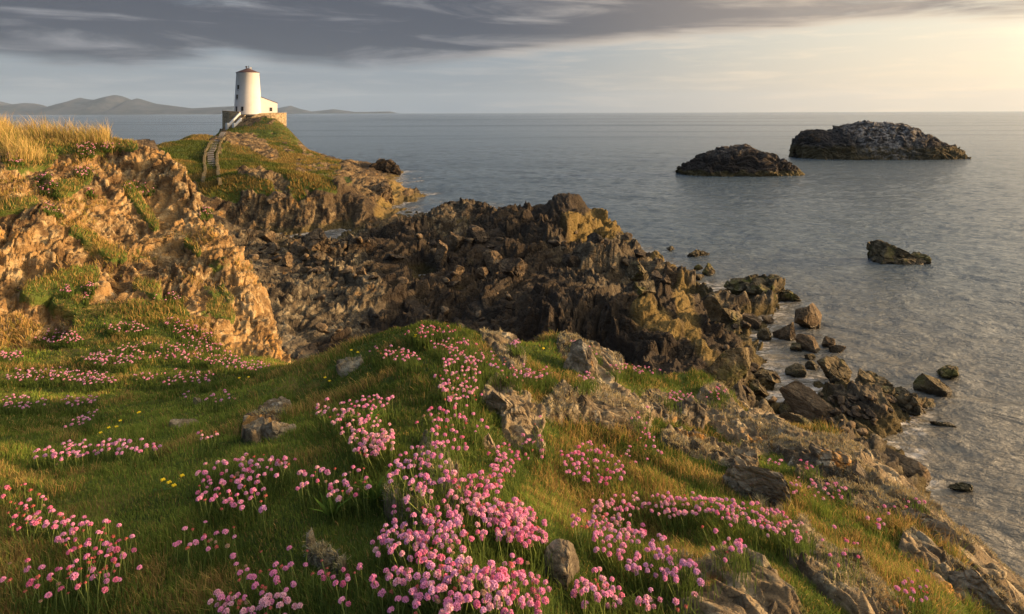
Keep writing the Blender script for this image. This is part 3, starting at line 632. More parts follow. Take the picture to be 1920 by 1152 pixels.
def stack(name, label, px0, px1, Y, depth, prof, seed, cat):
    """rock island: crest heights along its length (px, py), rising from the sea"""
    NX, NY = 520, 240
    cols = np.linspace(px0, px1, NX); x = (cols - 960) / F * Y
    hz = 211 - 0.003 * (cols - 960)
    top = np.interp(cols, [p[0] for p in prof], [p[1] for p in prof]); H = 12 - (top - hz) * Y / F
    v = np.linspace(-1, 1, NY)
    ends = np.sqrt(np.clip(1 - ((cols - (px0 + px1) / 2) / ((px1 - px0) / 2)) ** 4, 0, 1))
    wdt = depth * (0.15 + 0.85 * ends)
    G = np.zeros((NY, NX, 3)); G[..., 0] = x[None]; G[..., 1] = Y + v[:, None] * wdt[None]
    pv = np.clip(1 - np.abs(v[:, None]) ** 2.6, 0, 1) ** 0.75
    G[..., 2] = (H[None] + 1.2) * pv - 1.2
    Pf = G.reshape(-1, 3).astype(f32)
    wp = np.stack([fbm(Pf * 0.15, 2, seed + s) for s in range(3)], 1) * 2.5
    S_ = (Pf + wp) * np.array([0.55, 0.8, 1.5], f32)
    ba, ea = blocks(S_ * 0.22, seed, 1.6); bb, eb = blocks(S_ * 0.55, seed + 1, 1.6); bc, ec = blocks(S_ * 1.3, seed + 2, 1.6)
    dd = ba * 0.9 + bb * 0.55 + bc * 0.22 + fbm(S_ * np.array([0.35, 0.5, 0.6], f32), 5, seed + 5, 0.5, ridged=True) * 1.1 - 0.2 - 0.3 * sstep(.12, 0, eb)
    nn = normals(G).reshape(-1, 3)
    mk = sstep(-1.2, 0.4, Pf[:, 2])
    Pf = Pf + nn * (dd * mk)[:, None]
    c = Vector(((px0 + px1) / 2 - 960, 0, 0)) / F * Y; c.y = Y
    me = mesh_np(name, Pf - np.array([c.x, c.y, 0]), grid_faces(NY, NX), M_GUANO if seed == 41 else M_ISLE)
    o = obj(name, me); o.location = c
    return tag(o, label, cat)
# island rock whitened by sea birds round the crest
m, t = mat('whitened_island_rock'); P = geo_pos(t)
c = rock_color(t, P, 0.25, ((0.03, 0.028, 0.026), (0.07, 0.06, 0.055), (0.13, 0.12, 0.11)), 0.3)
z = t.m('ADD', t.n('ShaderNodeSeparateXYZ', i={0: P}).outputs[2], t.m('MULTIPLY', t.m('SUBTRACT', t.noise(P, 0.4, 5, 0.6), 0.5), 2.4))
c = t.mix(t.m('SUBTRACT', 1.0, t.step(z, 2.6, 3.6)), c, t.mix(t.noise(P, 1.2, 6, 0.7), (0.03, 0.026, 0.016), (0.14, 0.11, 0.055)))
c = t.mix(t.m('MULTIPLY', t.step(z, 3.2, 4.0), 0.6), c, (0.035, 0.032, 0.032))
ctr = t.n('ShaderNodeVectorMath', operation='DISTANCE', i={0: t.mapv(P, (1, 0.5, 1)), 1: (94, 82, 8.5)}).outputs['Value']
wh = t.m('MULTIPLY', t.step(t.noise(P, 0.9, 7, 0.75), 0.44, 0.60), t.m('SUBTRACT', 1.0, t.step(ctr, 5.0, 13.0)))
c = t.mix(t.m('MULTIPLY', wh, 0.8), c, (0.34, 0.33, 0.32))
out_bsdf(t, Base_Color=c, Normal=rock_bump(t, P, 0.28, 0.5)); M_GUANO = m
stack('rock_island', 'larger long dark rock island with a whitened crest, out at sea', 1488, 1806, 167, 10,
      [(1488,280),(1492,256),(1512,247),(1560,247),(1565,238),(1610,230),(1660,229),(1700,238),(1740,256),(1770,270),(1795,284),(1806,296)], 41, 'rock island')
stack('rock_island', 'smaller domed dark rock island standing alone nearer the shore', 1273, 1500, 124, 6.5,
      [(1273,316),(1290,304),(1320,289),(1350,275),(1390,274),(1430,285),(1460,300),(1480,315),(1500,328)], 57, 'rock island')

def seaY(py, px=960): return 12 * F / (py - (211 - 0.003 * (px - 960)))
def sea_rock(label, px, pyb, wpx, hpx, seed, mt=None, **kw):
    """rock whose foot is seen at row pyb on the water"""
    Y = seaY(pyb, px); sc = Y / F; wd = wpx * sc; dp = wd * kw.pop('dep', 0.8)
    H = hpx * sc * 0.95 + dp * 0.1
    u, _ = uw(px, pyb)
    sink = kw.pop('sink', 0.28)
    return boulder(label, Vector((float(u) * (Y + dp * 0.3), Y + dp * 0.3, 0)), (wd, dp, H / (1 - sink)), seed, mt or M_TIDE, sink=sink, name=kw.pop('name', 'sea_rock'), cat='rock', **kw)
sea_rock('lone craggy rock standing in open water below the islands', 1672, 497, 105, 31, 301, peak=-0.25, rough=0.14, cuts=12)
sea_rock('low dark tail of rock beside the lone craggy rock', 1712, 494, 52, 12, 302, rough=0.2)
sea_rock('biggest pointed wedge rock standing in the shallows', 1515, 618, 82, 42, 303, peak=-0.35, cuts=6, rough=0.05, mt=M_SHORE_B)
sea_rock('pyramid shaped rock left of the wedge rock', 1476, 642, 44, 36, 304, peak=0.1, cuts=6, rough=0.06, mt=M_SHORE_B)
sea_rock('small round stone leaning on the pyramid shaped rock', 1437, 642, 34, 22, 305, cuts=8)
sea_rock('broad tan block below the wedge rock', 1520, 662, 54, 34, 306, cuts=7, rough=0.06, mt=M_SHORE_B)
sea_rock('upright pale block against the broad tan block', 1550, 655, 30, 32, 307, cuts=6, rough=0.05, mt=M_SHORE_B)
sea_rock('flat dark stone at the foot of the broad tan block', 1493, 660, 28, 12, 308)
sea_rock('low slanting slab trailing from the upright pale block', 1566, 664, 34, 14, 309, mt=M_SHORE_B)
sea_rock('little knob rock in the tidal channel', 1518, 678, 22, 14, 310)
sea_rock('square dark rock capped with green weed in the channel', 1492, 708, 36, 24, 311, cuts=5)
sea_rock('brown ribbed rock at the outer edge of the tidal channel', 1572, 722, 72, 40, 312, rough=0.14)
sea_rock('small brown stone beside the weed capped rock', 1524, 694, 26, 12, 313)
sea_rock('box shaped rock standing in the sea at the reef end', 1748, 742, 62, 30, 314, cuts=5, rough=0.05)
sea_rock('rough rock behind the box shaped rock', 1782, 714, 52, 18, 315, rough=0.18)
sea_rock('low wet dark stone between reef and box shaped rock', 1692, 742, 42, 10, 316)
sea_rock('wedge rock with a small neighbour off the point', 1330, 516, 28, 20, 317, peak=-0.2)
sea_rock('flat topped small rock left of the off shore wedge', 1308, 508, 20, 10, 318)
sea_rock('low red brown rock awash off the point', 1310, 525, 24, 8, 319)
sea_rock('long low rock awash far off the point', 1310, 482, 46, 12, 320, rough=0.2, dep=0.5)
sea_rock('tiny rock awash beyond the point', 1257, 470, 18, 7, 321)
sea_rock('dark wet stone just breaking the water near the bottom ledge', 1797, 921, 50, 14, 322, dep=0.5)
sea_rock('long slab ledge sloping into the water', 1705, 912, 100, 46, 323, cuts=7, rough=0.06, mt=M_SHORE_B, tilt=0.25, rz=-0.5, dep=0.5)
sea_rock('low weedy reef hump left of the box shaped rock', 1710, 778, 96, 22, 324, rough=0.3, dep=0.7)
sea_rock('weedy reef hump below the brown ribbed rock', 1622, 748, 90, 34, 325, rough=0.25)
sea_rock('weedy reef hump at the foot of the long slab', 1640, 772, 80, 26, 326, rough=0.28)
sea_rock('thin sunken rib of rock off the reef', 1765, 800, 50, 7, 327, dep=0.3, rough=0.2, rz=-0.4)
sea_rock('humped weedy rock at the seaward point of the shore', 1425, 572, 130, 32, 328, rough=0.22, dep=0.9)
sea_rock('low knobbly rock off the weedy seaward point', 1470, 566, 50, 16, 329, rough=0.25)
sea_rock('jagged low rock at the mouth of the far inlet', 870, 392, 95, 14, 330, rough=0.25, dep=0.4, mt=M_SHORE_D)
sea_rock('outermost dark rock off the lighthouse hill', 715, 333, 74, 28, 331, rough=0.2, mt=M_SHORE_D)
sea_rock('yellow weathered rock at the tip of the lighthouse hill', 722, 388, 56, 44, 332, cuts=8, rough=0.12, mt=M_SHORE_B)

g_ = at(246, 257, 62); boulder('dark crag top showing just above the crest of the left cliff', Vector((g_.x, 62, 0.5)), (7.5, 6, 9.6), 444, M_SHORE_D, sink=0.0, name='crag', cat='rock')
def on(field, px, py): return field.ground(px, py)
def land_rock(label, px, pyb, wpx, hpx, seed, mt, field=None, **kw):
    g = on(field or MID, px, pyb)
    if g is None: return
    sc = g.y / F; wd = wpx * sc; dp = wd * kw.pop('dep', 0.8); sink = kw.pop('sink', 0.3)
    return boulder(label, g + Vector((0, dp * 0.3, 0)), (wd, dp, (hpx * sc) / (1 - sink)), seed, mt, sink=sink, **kw)
B, D, T_ = M_SHORE_B, M_SHORE_D, M_TIDE
for k, a in enumerate([
 ('large rounded tan boulder under the far cliff', 598, 470, 62, 40, B), ('orange brown boulder on the gully beach', 538, 498, 34, 28, B), ('grey rounded boulder left of the large tan boulder', 560, 478, 40, 24, B),
 ('upright tan boulder in the middle of the rocky shore', 829, 487, 40, 42, B), ('tall brown boulder behind the upright tan one', 852, 470, 44, 40, B), ('dark brown boulder left of the rock pool', 895, 452, 50, 36, D),
 ('small orange boulder in the gully centre', 645, 512, 26, 18, B), ('second orange boulder right of the small one in the gully', 675, 514, 24, 18, B), ('brown block near the middle pool', 860, 512, 26, 16, B),
 ('flat grey slab boulder in the gully', 735, 490, 46, 16, D), ('split brown boulder right of the middle pool', 925, 512, 56, 44, B), ('leaning dark slab between the two ridges', 960, 520, 56, 34, D),
 ('orange rounded boulder below the brown block', 905, 522, 26, 20, B), ('grey boulder at the cliff foot left of the gully beach', 500, 455, 40, 20, B), ('brown boulder among stones under the near cliff', 510, 472, 30, 16, B),
 ('pointed brown rock below the dark peak', 1118, 480, 52, 42, D), ('smooth rounded olive rock on the inner point', 1205, 530, 50, 40, T_), ('rounded dark rock right of the smooth olive one', 1232, 528, 28, 24, D),
 ('pale flat slab at the foot of the smooth olive rock', 1215, 546, 56, 18, T_), ('brown knobbly rock at the tip of the inner point', 1262, 528, 42, 34, B), ('small brown rock inside the tip of the inner point', 1250, 535, 24, 18, D),
 ('dark angular block under the dark peak', 1070, 500, 36, 24, D), ('ochre upright rock at the ridge end by the water', 1340, 600, 46, 50, T_), ('grey jointed rock beside the ochre upright', 1370, 610, 60, 34, T_),
 ('tan jointed rock behind the pyramid shaped rock', 1412, 612, 44, 26, B), ('mossy green slab leaning seaward below the ridge', 1372, 740, 72, 120, T_), ('round dark weedy rock beside the mossy slab', 1395, 700, 38, 36, T_),
 ('long tan slab running down to the reef', 1530, 790, 130, 50, B), ('stepped dark rock above the long tan slab', 1500, 822, 90, 40, T_), ('orange stained rock on the lighthouse hill spur', 520, 378, 50, 20, B),
 ('weedy shelf rock beside the tidal pool', 1440, 715, 60, 18, T_), ('weedy shelf rock below the tidal pool', 1425, 740, 50, 20, T_), ('ragged weedy rock between pool and long slab', 1480, 775, 50, 18, T_)]):
    lab, x_, y_, w_, h_, mt_ = a
    kw = {}
    if 'mossy green' in lab: kw = dict(cuts=5, rough=0.05, tilt=0.75, dep=0.5, sink=0.15)
    if 'long tan slab' in lab: kw = dict(cuts=7, rough=0.07, tilt=0.4, rz=-0.6, dep=0.35)
    land_rock(lab, x_, y_, w_, h_, 500 + k, mt_, rz=(k * 1.7) % 3 if not kw else kw.pop('rz', 0.0), **kw)
# the scatter of small loose stones on the shore: countable, so each one is its own
pool = []
for k in range(6):
    o = boulder('x', (0, 0, 0), (1, 0.85, 0.75), 700 + k, M_SHORE_B if k % 2 else M_SHORE_D, n=3, rough=0.10, name='loose_stone', cat='stone')
    pool.append(o.data); bpy.data.objects.remove(o)
places = [('loose stone on the gully beach between the two cliffs', [(470,440,700,520)], 60, 'loose stones on the gully beach'),
          ('loose stone on the floor of the dark shore', [(600,520,960,640)], 30, 'loose stones on the dark shore floor'),
          ('loose stone among the boulders below the dark peak', [(760,430,1200,520)], 40, 'loose stones below the dark peak'),
          ('loose weedy stone beside the tidal pools', [(1360,580,1480,760),(1440,740,1640,840),(1540,740,1740,780)], 150, 'loose stones by the tidal pools')]
for lab, boxes, cnt, grp in places:
    for _ in range(cnt):
        x0, y0, x1, y1 = random.choice(boxes); g = MID.ground(random.uniform(x0, x1), random.uniform(y0, y1))
        if g is None or g.z < 0.02 or g.y < 20: continue
        o = obj('loose_stone', random.choice(pool)); s_ = random.uniform(0.25, 0.85) ** 1.3 * g.y / 40
        o.location = g; o.scale = (s_ * 1.2, s_, s_ * 0.9); o.rotation_euler = (0, 0, random.uniform(0, 6.3)); tag(o, lab, 'stone', grp)

# outcrops in the turf near the camera
for k, (lab, x_, y_, w_, h_, kw) in enumerate([
 ('long pale outcrop in the dark lawn left of the knoll', 500, 828, 74, 78, dict(peak=0.3, dep=1.2)),
 ('low grey stone slab in the lawn', 345, 798, 72, 20, dict(cuts=7, dep=0.3, rz=0.5)), ('small white stone above the grey slab', 365, 760, 28, 16, dict(cuts=7)),
 ('grey lichened stone on the shoulder of the knoll', 640, 700, 60, 30, {}), ('lichened stone horn behind the pink drift on the knoll', 938, 672, 52, 60, dict(peak=-0.2)),
 ('tall lichened outcrop at the back of the headland', 1088, 700, 90, 66, dict(peak=-0.25)), ('shaggy grey outcrop in the middle of the headland', 955, 800, 90, 76, dict(rough=0.16)),
 ('broad shaggy outcrop right of the middle hollow', 1130, 800, 150, 62, dict(rough=0.16)), ('dark split stone beside the pink hollow', 912, 842, 40, 38, dict(cuts=7)),
 ('smooth tan rounded stone right of the pink mound', 1058, 1092, 110, 84, dict(cuts=5, rough=0.05, peak=-0.2)), ('orange spotted rock on the bottom edge', 1338, 1160, 130, 54, dict(cuts=6, rough=0.05)),
 ('small yellow spotted rock beside the orange spotted one', 1448, 1158, 50, 30, dict(cuts=6)), ('small stone under the trailing pink mound', 780, 988, 60, 36, {}), ('pale stone under the left edge of the pink mound', 828, 905, 60, 64, dict(peak=-0.2)),
 ('long split ridge of rock running to the lower right', 1555, 1100, 150, 90, dict(rough=0.16, rz=-0.8, dep=0.35)), ('jagged grey ridge stone above the trailing drift', 1420, 925, 130, 60, dict(rough=0.16, rz=-0.5, dep=0.4)),
 ('grey knob on the outer rim of the headland', 1300, 790, 90, 40, dict(rough=0.14)), ('rounded brown stone on the outer rim', 1612, 890, 36, 24, dict(cuts=5, rough=0.04)), ('blocky rim stone above the slab ledge', 1560, 872, 90, 34, dict(rough=0.16)),
 ('orange flecked stone in the low left turf', 612, 1075, 50, 26, {}), ('cracked rim rock at the lower right corner', 1850, 1120, 120, 60, dict(rough=0.18, rz=-0.7, dep=0.4)), ('weathered rim rock above the lower right corner', 1745, 1000, 110, 44, dict(rough=0.18, rz=-0.7, dep=0.4)),
]):
    kw.setdefault('sink', 0.58); land_rock(lab, x_, y_, w_, h_ * 0.8, 900 + k, M_OUT, HEAD, name='outcrop', cat='rock', **kw)

# ------------------------------------------------------------------ the lighthouse, 180 m off
def m_plain(name, c, rough=0.85, vary=0.0, s=1.0, **kw):
    m, t = mat(name); P = geo_pos(t)
    cc = t.mix(t.m('MULTIPLY', t.step(t.noise(P, s, 6, 0.65), 0.45, 0.75), vary), c, tuple(x * 0.55 for x in c)) if vary else c
    out_bsdf(t, Base_Color=cc, Roughness=rough, **kw); return m
M_WHITE = m_plain('limewashed_render', (0.54, 0.54, 0.54), 0.8, 0.22, 0.9)
M_SLATE = m_plain('roof_slate', (0.085, 0.050, 0.045), 0.7, 0.3, 2.0)
M_GLASS = m_plain('window_glass', (0.015, 0.017, 0.02), 0.15)
M_FRAME = m_plain('window_frame', (0.10, 0.09, 0.08), 0.6)
M_LEAD = m_plain('dark_metal', (0.04, 0.038, 0.04), 0.5)
m, t = mat('rubble_masonry'); P = geo_pos(t)
vo = t.n('ShaderNodeTexVoronoi', i={'Vector': t.mapv(P, (1, 1, 1.8)), 'Scale': 1.7})
mc = t.mix(t.n('ShaderNodeSeparateColor', i={0: vo.outputs['Color']}).outputs[0], (0.16, 0.12, 0.075), (0.34, 0.27, 0.17))
out_bsdf(t, Base_Color=mc, Normal=t.n('ShaderNodeBump', i={'Strength': 0.9, 'Distance': 0.08, 'Height': t.m('SUBTRACT', 1.0, vo.outputs[0])})); M_MASON = m
TY = 180.0; tc = at(464.8, 214.5, TY); z0 = tc.z
azT = math.atan2(tc.x, TY); dv = Vector((math.sin(azT), math.cos(azT), 0)); ev = Vector((dv.y, -dv.x, 0))
LR = Matrix.Translation((tc.x, TY, z0)) @ Matrix(((ev.x, -dv.x, 0, 0), (ev.y, -dv.y, 0, 0), (0, 0, 1, 0), (0, 0, 0, 1)))   # local x: right, y: towards the viewer
lh = empty('lighthouse', (0, 0, 0), 'white tapering lighthouse tower with a low conical roof on the hilltop', 'lighthouse'); lh.matrix_world = LR
H_ = 11.6; r0, r1_ = 3.62, 2.98
tw = MB().lathe([(r0 + 0.1, -1.5), (r0, 0), (r0 * 0.55 + r1_ * 0.45, H_ * 0.5), (r1_, H_ - 0.25), (r1_ + 0.06, H_ - 0.2), (r1_ + 0.06, H_)], n=72).build('tower_wall', M_WHITE, lh, True)
for p in tw.data.polygons: p.use_smooth = abs(p.normal.z) < 0.6
rf = MB().lathe([(r1_ + 0.16, H_ + 0.003), (r1_ + 0.16, H_ + 0.10), (1.7, H_ + 0.72), (0.35, H_ + 1.28), (0.05, H_ + 1.34)], n=40).build('roof', M_SLATE, lh)
MB().box((0.78, -0.2, H_ + 1.25), (0.52, 0.52, 0.8)).build('chimney', M_WHITE, rf)
MB().box((0.25, 0.1, H_ + 1.6), (0.14, 0.14, 0.9)).build('vent_pipe', M_LEAD, rf)
MB().lathe([(0.1, H_ + 1.2), (0.1, H_ + 1.5), (0.28, H_ + 1.55), (0.28, H_ + 1.85), (0.05, H_ + 1.95)], (-0.35, 0.1, 0), 12).build('roof_cowl', M_LEAD, rf)
def rad(z): return r0 + (r1_ - r0) * z / H_
def tower_window(dx, z, w_, h_, door=False):
    s = dx * 0.15 * 0.925; r = rad(z); y = math.sqrt(r * r - s * s); a = math.atan2(s, y)
    fr = MB(); t_ = 0.09
    for sx in (-1, 1): fr.box((sx * (w_ / 2), 0, 0), (t_, 0.16, h_ + t_))
    for sz in (-1, 1): fr.box((0, 0, sz * (h_ / 2)), (w_ - t_ * 1.02, 0.155, t_))
    fo = fr.build('door' if door else 'window', M_FRAME, lh)
    fo.location = (s, y - 0.015, z); fo.rotation_euler = (0, 0, -a)
    g = MB().box((0, 0.02, 0), (w_ - t_ * 0.98, 0.06, h_ - t_ * 0.98)).build('door_leaf' if door else 'pane', M_GLASS, fo)
    if not door: MB().box((0, -0.02, -h_ / 2 - 0.12), (w_ + 0.3, 0.34, 0.12)).build('sill', M_WHITE, fo)
tower_window(-17.5, 7.35, 0.62, 1.45); tower_window(-19.6, 4.7, 0.62, 1.4); tower_window(-20.8, 1.45, 0.62, 1.35); tower_window(-10.2, 1.5, 0.6, 1.15)
an = MB()
for yy0, yy1 in ((-2.4, 2.1),):
    pts = [(2.2, -1.5), (7.6, -1.5), (7.6, 3.1), (2.2, 5.0)]
    a = [an.bm.verts.new((x, yy0, z)) for x, z in pts]; b = [an.bm.verts.new((x, yy1, z)) for x, z in pts]
    an.bm.faces.new(a); an.bm.faces.new(b[::-1])
    for k in range(4): an.bm.faces.new((a[k], a[(k + 1) % 4], b[(k + 1) % 4], b[k]))
ann = an.build('annex', M_WHITE, lh); ann.rotation_euler.z = math.radians(-22)
an = MB(); pts = [(2.9, 4.78), (7.72, 3.10), (7.72, 3.20), (2.9, 4.90)]
a = [an.bm.verts.new((x, -2.5, z)) for x, z in pts]; b = [an.bm.verts.new((x, 2.2, z)) for x, z in pts]
an.bm.faces.new(a); an.bm.faces.new(b[::-1])
for k in range(4): an.bm.faces.new((a[k], a[(k + 1) % 4], b[(k + 1) % 4], b[k]))
an.build('annex_roof', M_SLATE, ann)
wf = MB()
for sx in (-1, 1): wf.box((5.7 + sx * 0.33, 2.11, 1.35), (0.09, 0.12, 1.1))
for sz in (-1, 0, 1): wf.box((5.7, 2.11, 1.35 + sz * 0.5), (0.56, 0.115, 0.07))
wfo = wf.build('annex_window', M_FRAME, ann); MB().box((5.7, 2.10, 1.35), (0.57, 0.05, 0.98)).build('pane', M_GLASS, wfo)
# terrace with its retaining wall
tr = empty('terrace', (0, 0, 0), 'brown rubble retaining wall and terrace round the foot of the lighthouse', 'retaining wall'); tr.matrix_world = LR
ring = [(-0.9, 8.6, -2.4), (0.3, 8.4, -1.3), (1.6, 8.1, -0.4), (3.2, 7.6, 0.15), (6, 6.5, 0.3), (8.8, 4.2, 0.3), (10.2, 1.0, 0.3), (10.4, -3, 0.3), (7, -6.5, 0.3), (0, -8, 0.4), (-5, -6, 0.8), (-6.6, -1, 0.9), (-6.3, 3, 0.9), (-4.6, 5.2, 0.75), (-2.2, 5.9, 0.6)]
wl = MB(); th = 0.5
ins = [(x * 0.94, y * 0.94, z) for x, y, z in ring]
for k in range(len(ring) - 1):
    (x0, y0, a0), (x1, y1, a1) = ring[k], ring[k + 1]; (u0_, v0_, _), (u1_, v1_, _) = ins[k], ins[k + 1]
    wl.prism([(x0, y0), (x1, y1), (u1_, v1_), (u0_, v0_)], [-5.5] * 4, [a0, a1, a1, a0])
wlo = wl.build('wall', M_MASON, tr)
cpn = MB()
for k in range(1, len(ring) - 1):
    (x0, y0, a0), (x1, y1, a1) = ring[k], ring[k + 1]; (u0_, v0_, _), (u1_, v1_, _) = ins[k], ins[k + 1]
    g_ = lambda x, y, s: (x * s, y * s)
    cpn.prism([g_(x0, y0, 1.008), g_(x1, y1, 1.008), g_(u1_, v1_, 0.99), g_(u0_, v0_, 0.99)], [a0, a1, a1, a0], [a0 + 0.1, a1 + 0.1, a1 + 0.1, a0 + 0.1])
cpn.build('coping', M_MASON, wlo)
MB().prism([(x * 0.93, y * 0.93) for x, y, z in ring[3:]] , -0.6, -0.02).build('paving', M_MASON, tr)
stp = empty('staircase', (0, 0, 0), 'stone steps between sloping white parapets climbing to the lighthouse terrace', 'staircase'); stp.matrix_world = LR
sa, sb = Vector((-4.1, 10.2, -3.5)), Vector((-1.2, 6.2, -0.1)); dd_ = (sb - sa); fl = Vector((dd_.x, dd_.y, 0)).normalized(); sd_ = Vector((-fl.y, fl.x, 0)); rz_ = math.atan2(fl.y, fl.x)
st = MB(); N_ = 14
for k in range(N_):
    p = sa + dd_ * ((k + 0.5) / N_); st.box((p.x, p.y, p.z - 1.0), (0.38, 1.55, 2.0 + 0.001 * k), rz_)
st.build('steps', M_MASON, stp)
for s_, e0, e1 in ((-1, 0.0, 1.0), (1, 0.0, 0.55)):
    pr = MB(); off = sd_ * (s_ * 1.0); A_ = sa + dd_ * e0 + off; B_ = sa + dd_ * e1 + off; hw = sd_ * 0.22
    poly = [A_ + hw, B_ + hw, B_ - hw, A_ - hw]
    pr.prism([(p.x, p.y) for p in poly], [A_.z - 1.8, B_.z - 1.8, B_.z - 1.8, A_.z - 1.8], [A_.z + 0.7, B_.z + 0.7, B_.z + 0.7, A_.z + 0.7])
    po = pr.build('parapet', M_WHITE, stp)
    MB().box((A_.x - fl.x * 0.3, A_.y - fl.y * 0.3, A_.z - 0.1), (0.62, 0.62, 2.7), rz_, 1, 0.03).build('end_post', M_WHITE, po)

# ------------------------------------------------------------------ stepped path and its low walls
M_SLAB = m_plain('worn_slab', (0.19, 0.175, 0.155), 0.85, 0.6, 1.5); M_OLDW = m_plain('mossy_wall_stone', (0.15, 0.125, 0.07), 0.9, 0.7, 2.0); M_RISER = m_plain('painted_shade_riser', (0.035, 0.03, 0.025))  # riser colour near black: shade of the step fronts painted in
def resample(pts, n):
    P_ = np.array([(a, b) for a, b in pts], float); L_ = np.r_[0, np.cumsum(np.hypot(*np.diff(P_, axis=0).T))]
    s = np.linspace(0, L_[-1], n); return [(float(np.interp(x, L_, P_[:, 0])), float(np.interp(x, L_, P_[:, 1]))) for x in s]
pth = [g for g in (MID.ground(a, b) for a, b in resample([(389,357),(394,344),(397,330),(395,315),(394,300),(396,287),(400,276),(406,266),(412,257),(420,250)], 16)) if g is not None and 55 < g.y < 175]
pth = sorted(pth, key=lambda g: g.y)
pts = [p for k, p in enumerate(pth) if k == 0 or p.y - pth[k - 1].y > 0.3]
Pp = np.array([p[:] for p in pts]); Ls = np.r_[0, np.cumsum(np.linalg.norm(np.diff(Pp, axis=0), axis=1))]
kz = np.polyfit(Ls, Pp[:, 2], 3); kx = np.polyfit(Ls, Pp[:, 0], 5)
pb = MB(); rb_ = MB(); n_ = 40
for k in range(2, n_):
    s = Ls[-1] * k / n_; s2 = Ls[-1] * (k + 1) / n_; f_ = lambda q, c: float(np.interp(q, Ls, Pp[:, c]))
    c0 = Vector((f_(s, 0), f_(s, 1), float(np.polyval(kz, s)) + 0.12)); c1 = Vector((f_(s2, 0), f_(s2, 1), 0)); d_ = Vector((c1.x - c0.x, c1.y - c0.y, 0)); L_ = min(d_.length, 4.0); a_ = math.atan2(d_.y, d_.x); w_ = 0.95 + random.uniform(-.12, .12)
    c0.x += random.uniform(-.08, .08)
    pb.box((c0.x, c0.y, c0.z - 0.03), (L_ * 0.96, w_, 0.10), a_ + random.uniform(-.07, .07), 1, 0.02); rb_.box((c0.x + d_.x * 0.12, c0.y + d_.y * 0.12, c0.z - 0.7), (L_ * 0.9, w_ * 0.92, 1.23), a_)
po_ = tag(pb.build('path', M_SLAB), kind='structure'); rb_.build('riser', M_RISER, po_)
def dry_wall(label, pl, n, seed):
    r_ = random.Random(seed); root = None; mb = MB(); first = None
    gs = [g for g in (MID.ground(a, b) for a, b in resample(pl, n)) if g is not None and 50 < g.y < 175]; gs.sort(key=lambda g: g.y)
    G_ = np.array([g[:] for g in gs]); yy = np.linspace(G_[0, 1], G_[-1, 1], 110); kx_ = np.interp(yy, G_[:, 1], G_[:, 0]); kz_ = np.polyval(np.polyfit(G_[:, 1], G_[:, 2], 3), yy)
    c0 = Vector((kx_[0], yy[0], kz_[0]))
    for k in range(109):
        a_ = math.atan2(yy[k + 1] - yy[k], kx_[k + 1] - kx_[k])
        for lv in range(2):
            p = Vector((kx_[k], yy[k], kz_[k] + 0.02 + lv * 0.28)) - c0
            mb.box(p + Vector((r_.uniform(-.06, .06), 0, r_.uniform(-.05, .05))), (r_.uniform(0.5, 1.1) * (math.hypot(yy[k + 1] - yy[k], kx_[k + 1] - kx_[k])), r_.uniform(.28, .42), r_.uniform(.3, .42)), a_ + r_.uniform(-.15, .15), 0.85)
    o = mb.build('dry_stone_wall', M_OLDW); o.location = c0; tag(o, label, 'wall')
dry_wall('low tumbled stone wall along the seaward side of the stepped path', [(412,348),(411,335),(409,320),(406,305),(406,292),(410,279),(415,268),(420,258)], 14, 3)
dry_wall('low tumbled stone wall along the landward side of the stepped path', [(380,345),(384,330),(384,315),(383,300),(385,288),(390,277),(396,267)], 12, 4)

# ------------------------------------------------------------------ grass
def m_leaf(name, rough=0.7, trans=0.35):
    m, t = mat(name); c = t.n('ShaderNodeAttribute', attribute_name='col').outputs['Color']
    d_ = t.n('ShaderNodeBsdfDiffuse', i={0: c}); tr_ = t.n('ShaderNodeBsdfTranslucent', i={0: c})
    t.n('ShaderNodeOutputMaterial', i={0: t.n('ShaderNodeMixShader', i={0: trans, 1: d_, 2: tr_})}); return m
M_BLADE = m_leaf('grass_blade'); M_LICH = m_leaf('beard_lichen', trans=0.15)
def blades(root, nrm, L, W, lean, col, curl=0.5, tipcol=1.25):
    """root (n,3); returns V, faces, colours of bent tapering blades"""
    n = len(root); a = rng.uniform(0, 2 * np.pi, n); side = np.stack([np.cos(a), np.sin(a), np.zeros(n)], 1)
    ld = rng.normal(size=(n, 3)) * [1, 1, 0.0]; ld = ld / (np.linalg.norm(ld, axis=1, keepdims=True) + 1e-6) * rng.uniform(0.1, 0.9, (n, 1)) + np.asarray(lean)
    up = nrm * 0.5 + np.array([0, 0, 0.75]); L = L[:, None]; W = W[:, None]
    m1 = root + up * L * 0.55 + ld * L * 0.25; tip = root + up * L * (1 - 0.25 * curl) + ld * L * (0.75 + curl * 0.4)
    V = np.stack([root - side * W / 2 - nrm * 0.01, root + side * W / 2 - nrm * 0.01, m1 + side * W * 0.38, m1 - side * W * 0.38, tip], 1).reshape(-1, 3)
    b = np.arange(n)[:, None] * 5
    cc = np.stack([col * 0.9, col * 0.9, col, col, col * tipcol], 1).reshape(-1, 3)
    return V, [b + np.array([[0, 1, 2, 3]]), b + np.array([[3, 2, 4]])], cc
def pick(field, w_, n):
    w_ = w_.reshape(-1).astype(float).copy(); w_[w_ < 0] = 0; k = rng.choice(len(w_), n, p=w_ / w_.sum())
    P_ = field.P.reshape(-1, 3); nc = field.nc; k2 = np.clip(k + rng.choice([1, -1, nc, -nc], n), 0, len(P_) - 1); tt = rng.uniform(0, 0.6, (n, 1))
    return k, P_[k] * (1 - tt) + P_[k2] * tt
HN = normals(HEAD.P).reshape(-1, 3)
HP = HEAD.P.reshape(-1, 3); hpx, hpy = proj(HP); YH = HP[:, 1]
inview = (hpx > -250) & (hpx < 2150) & (hpy < 1330)
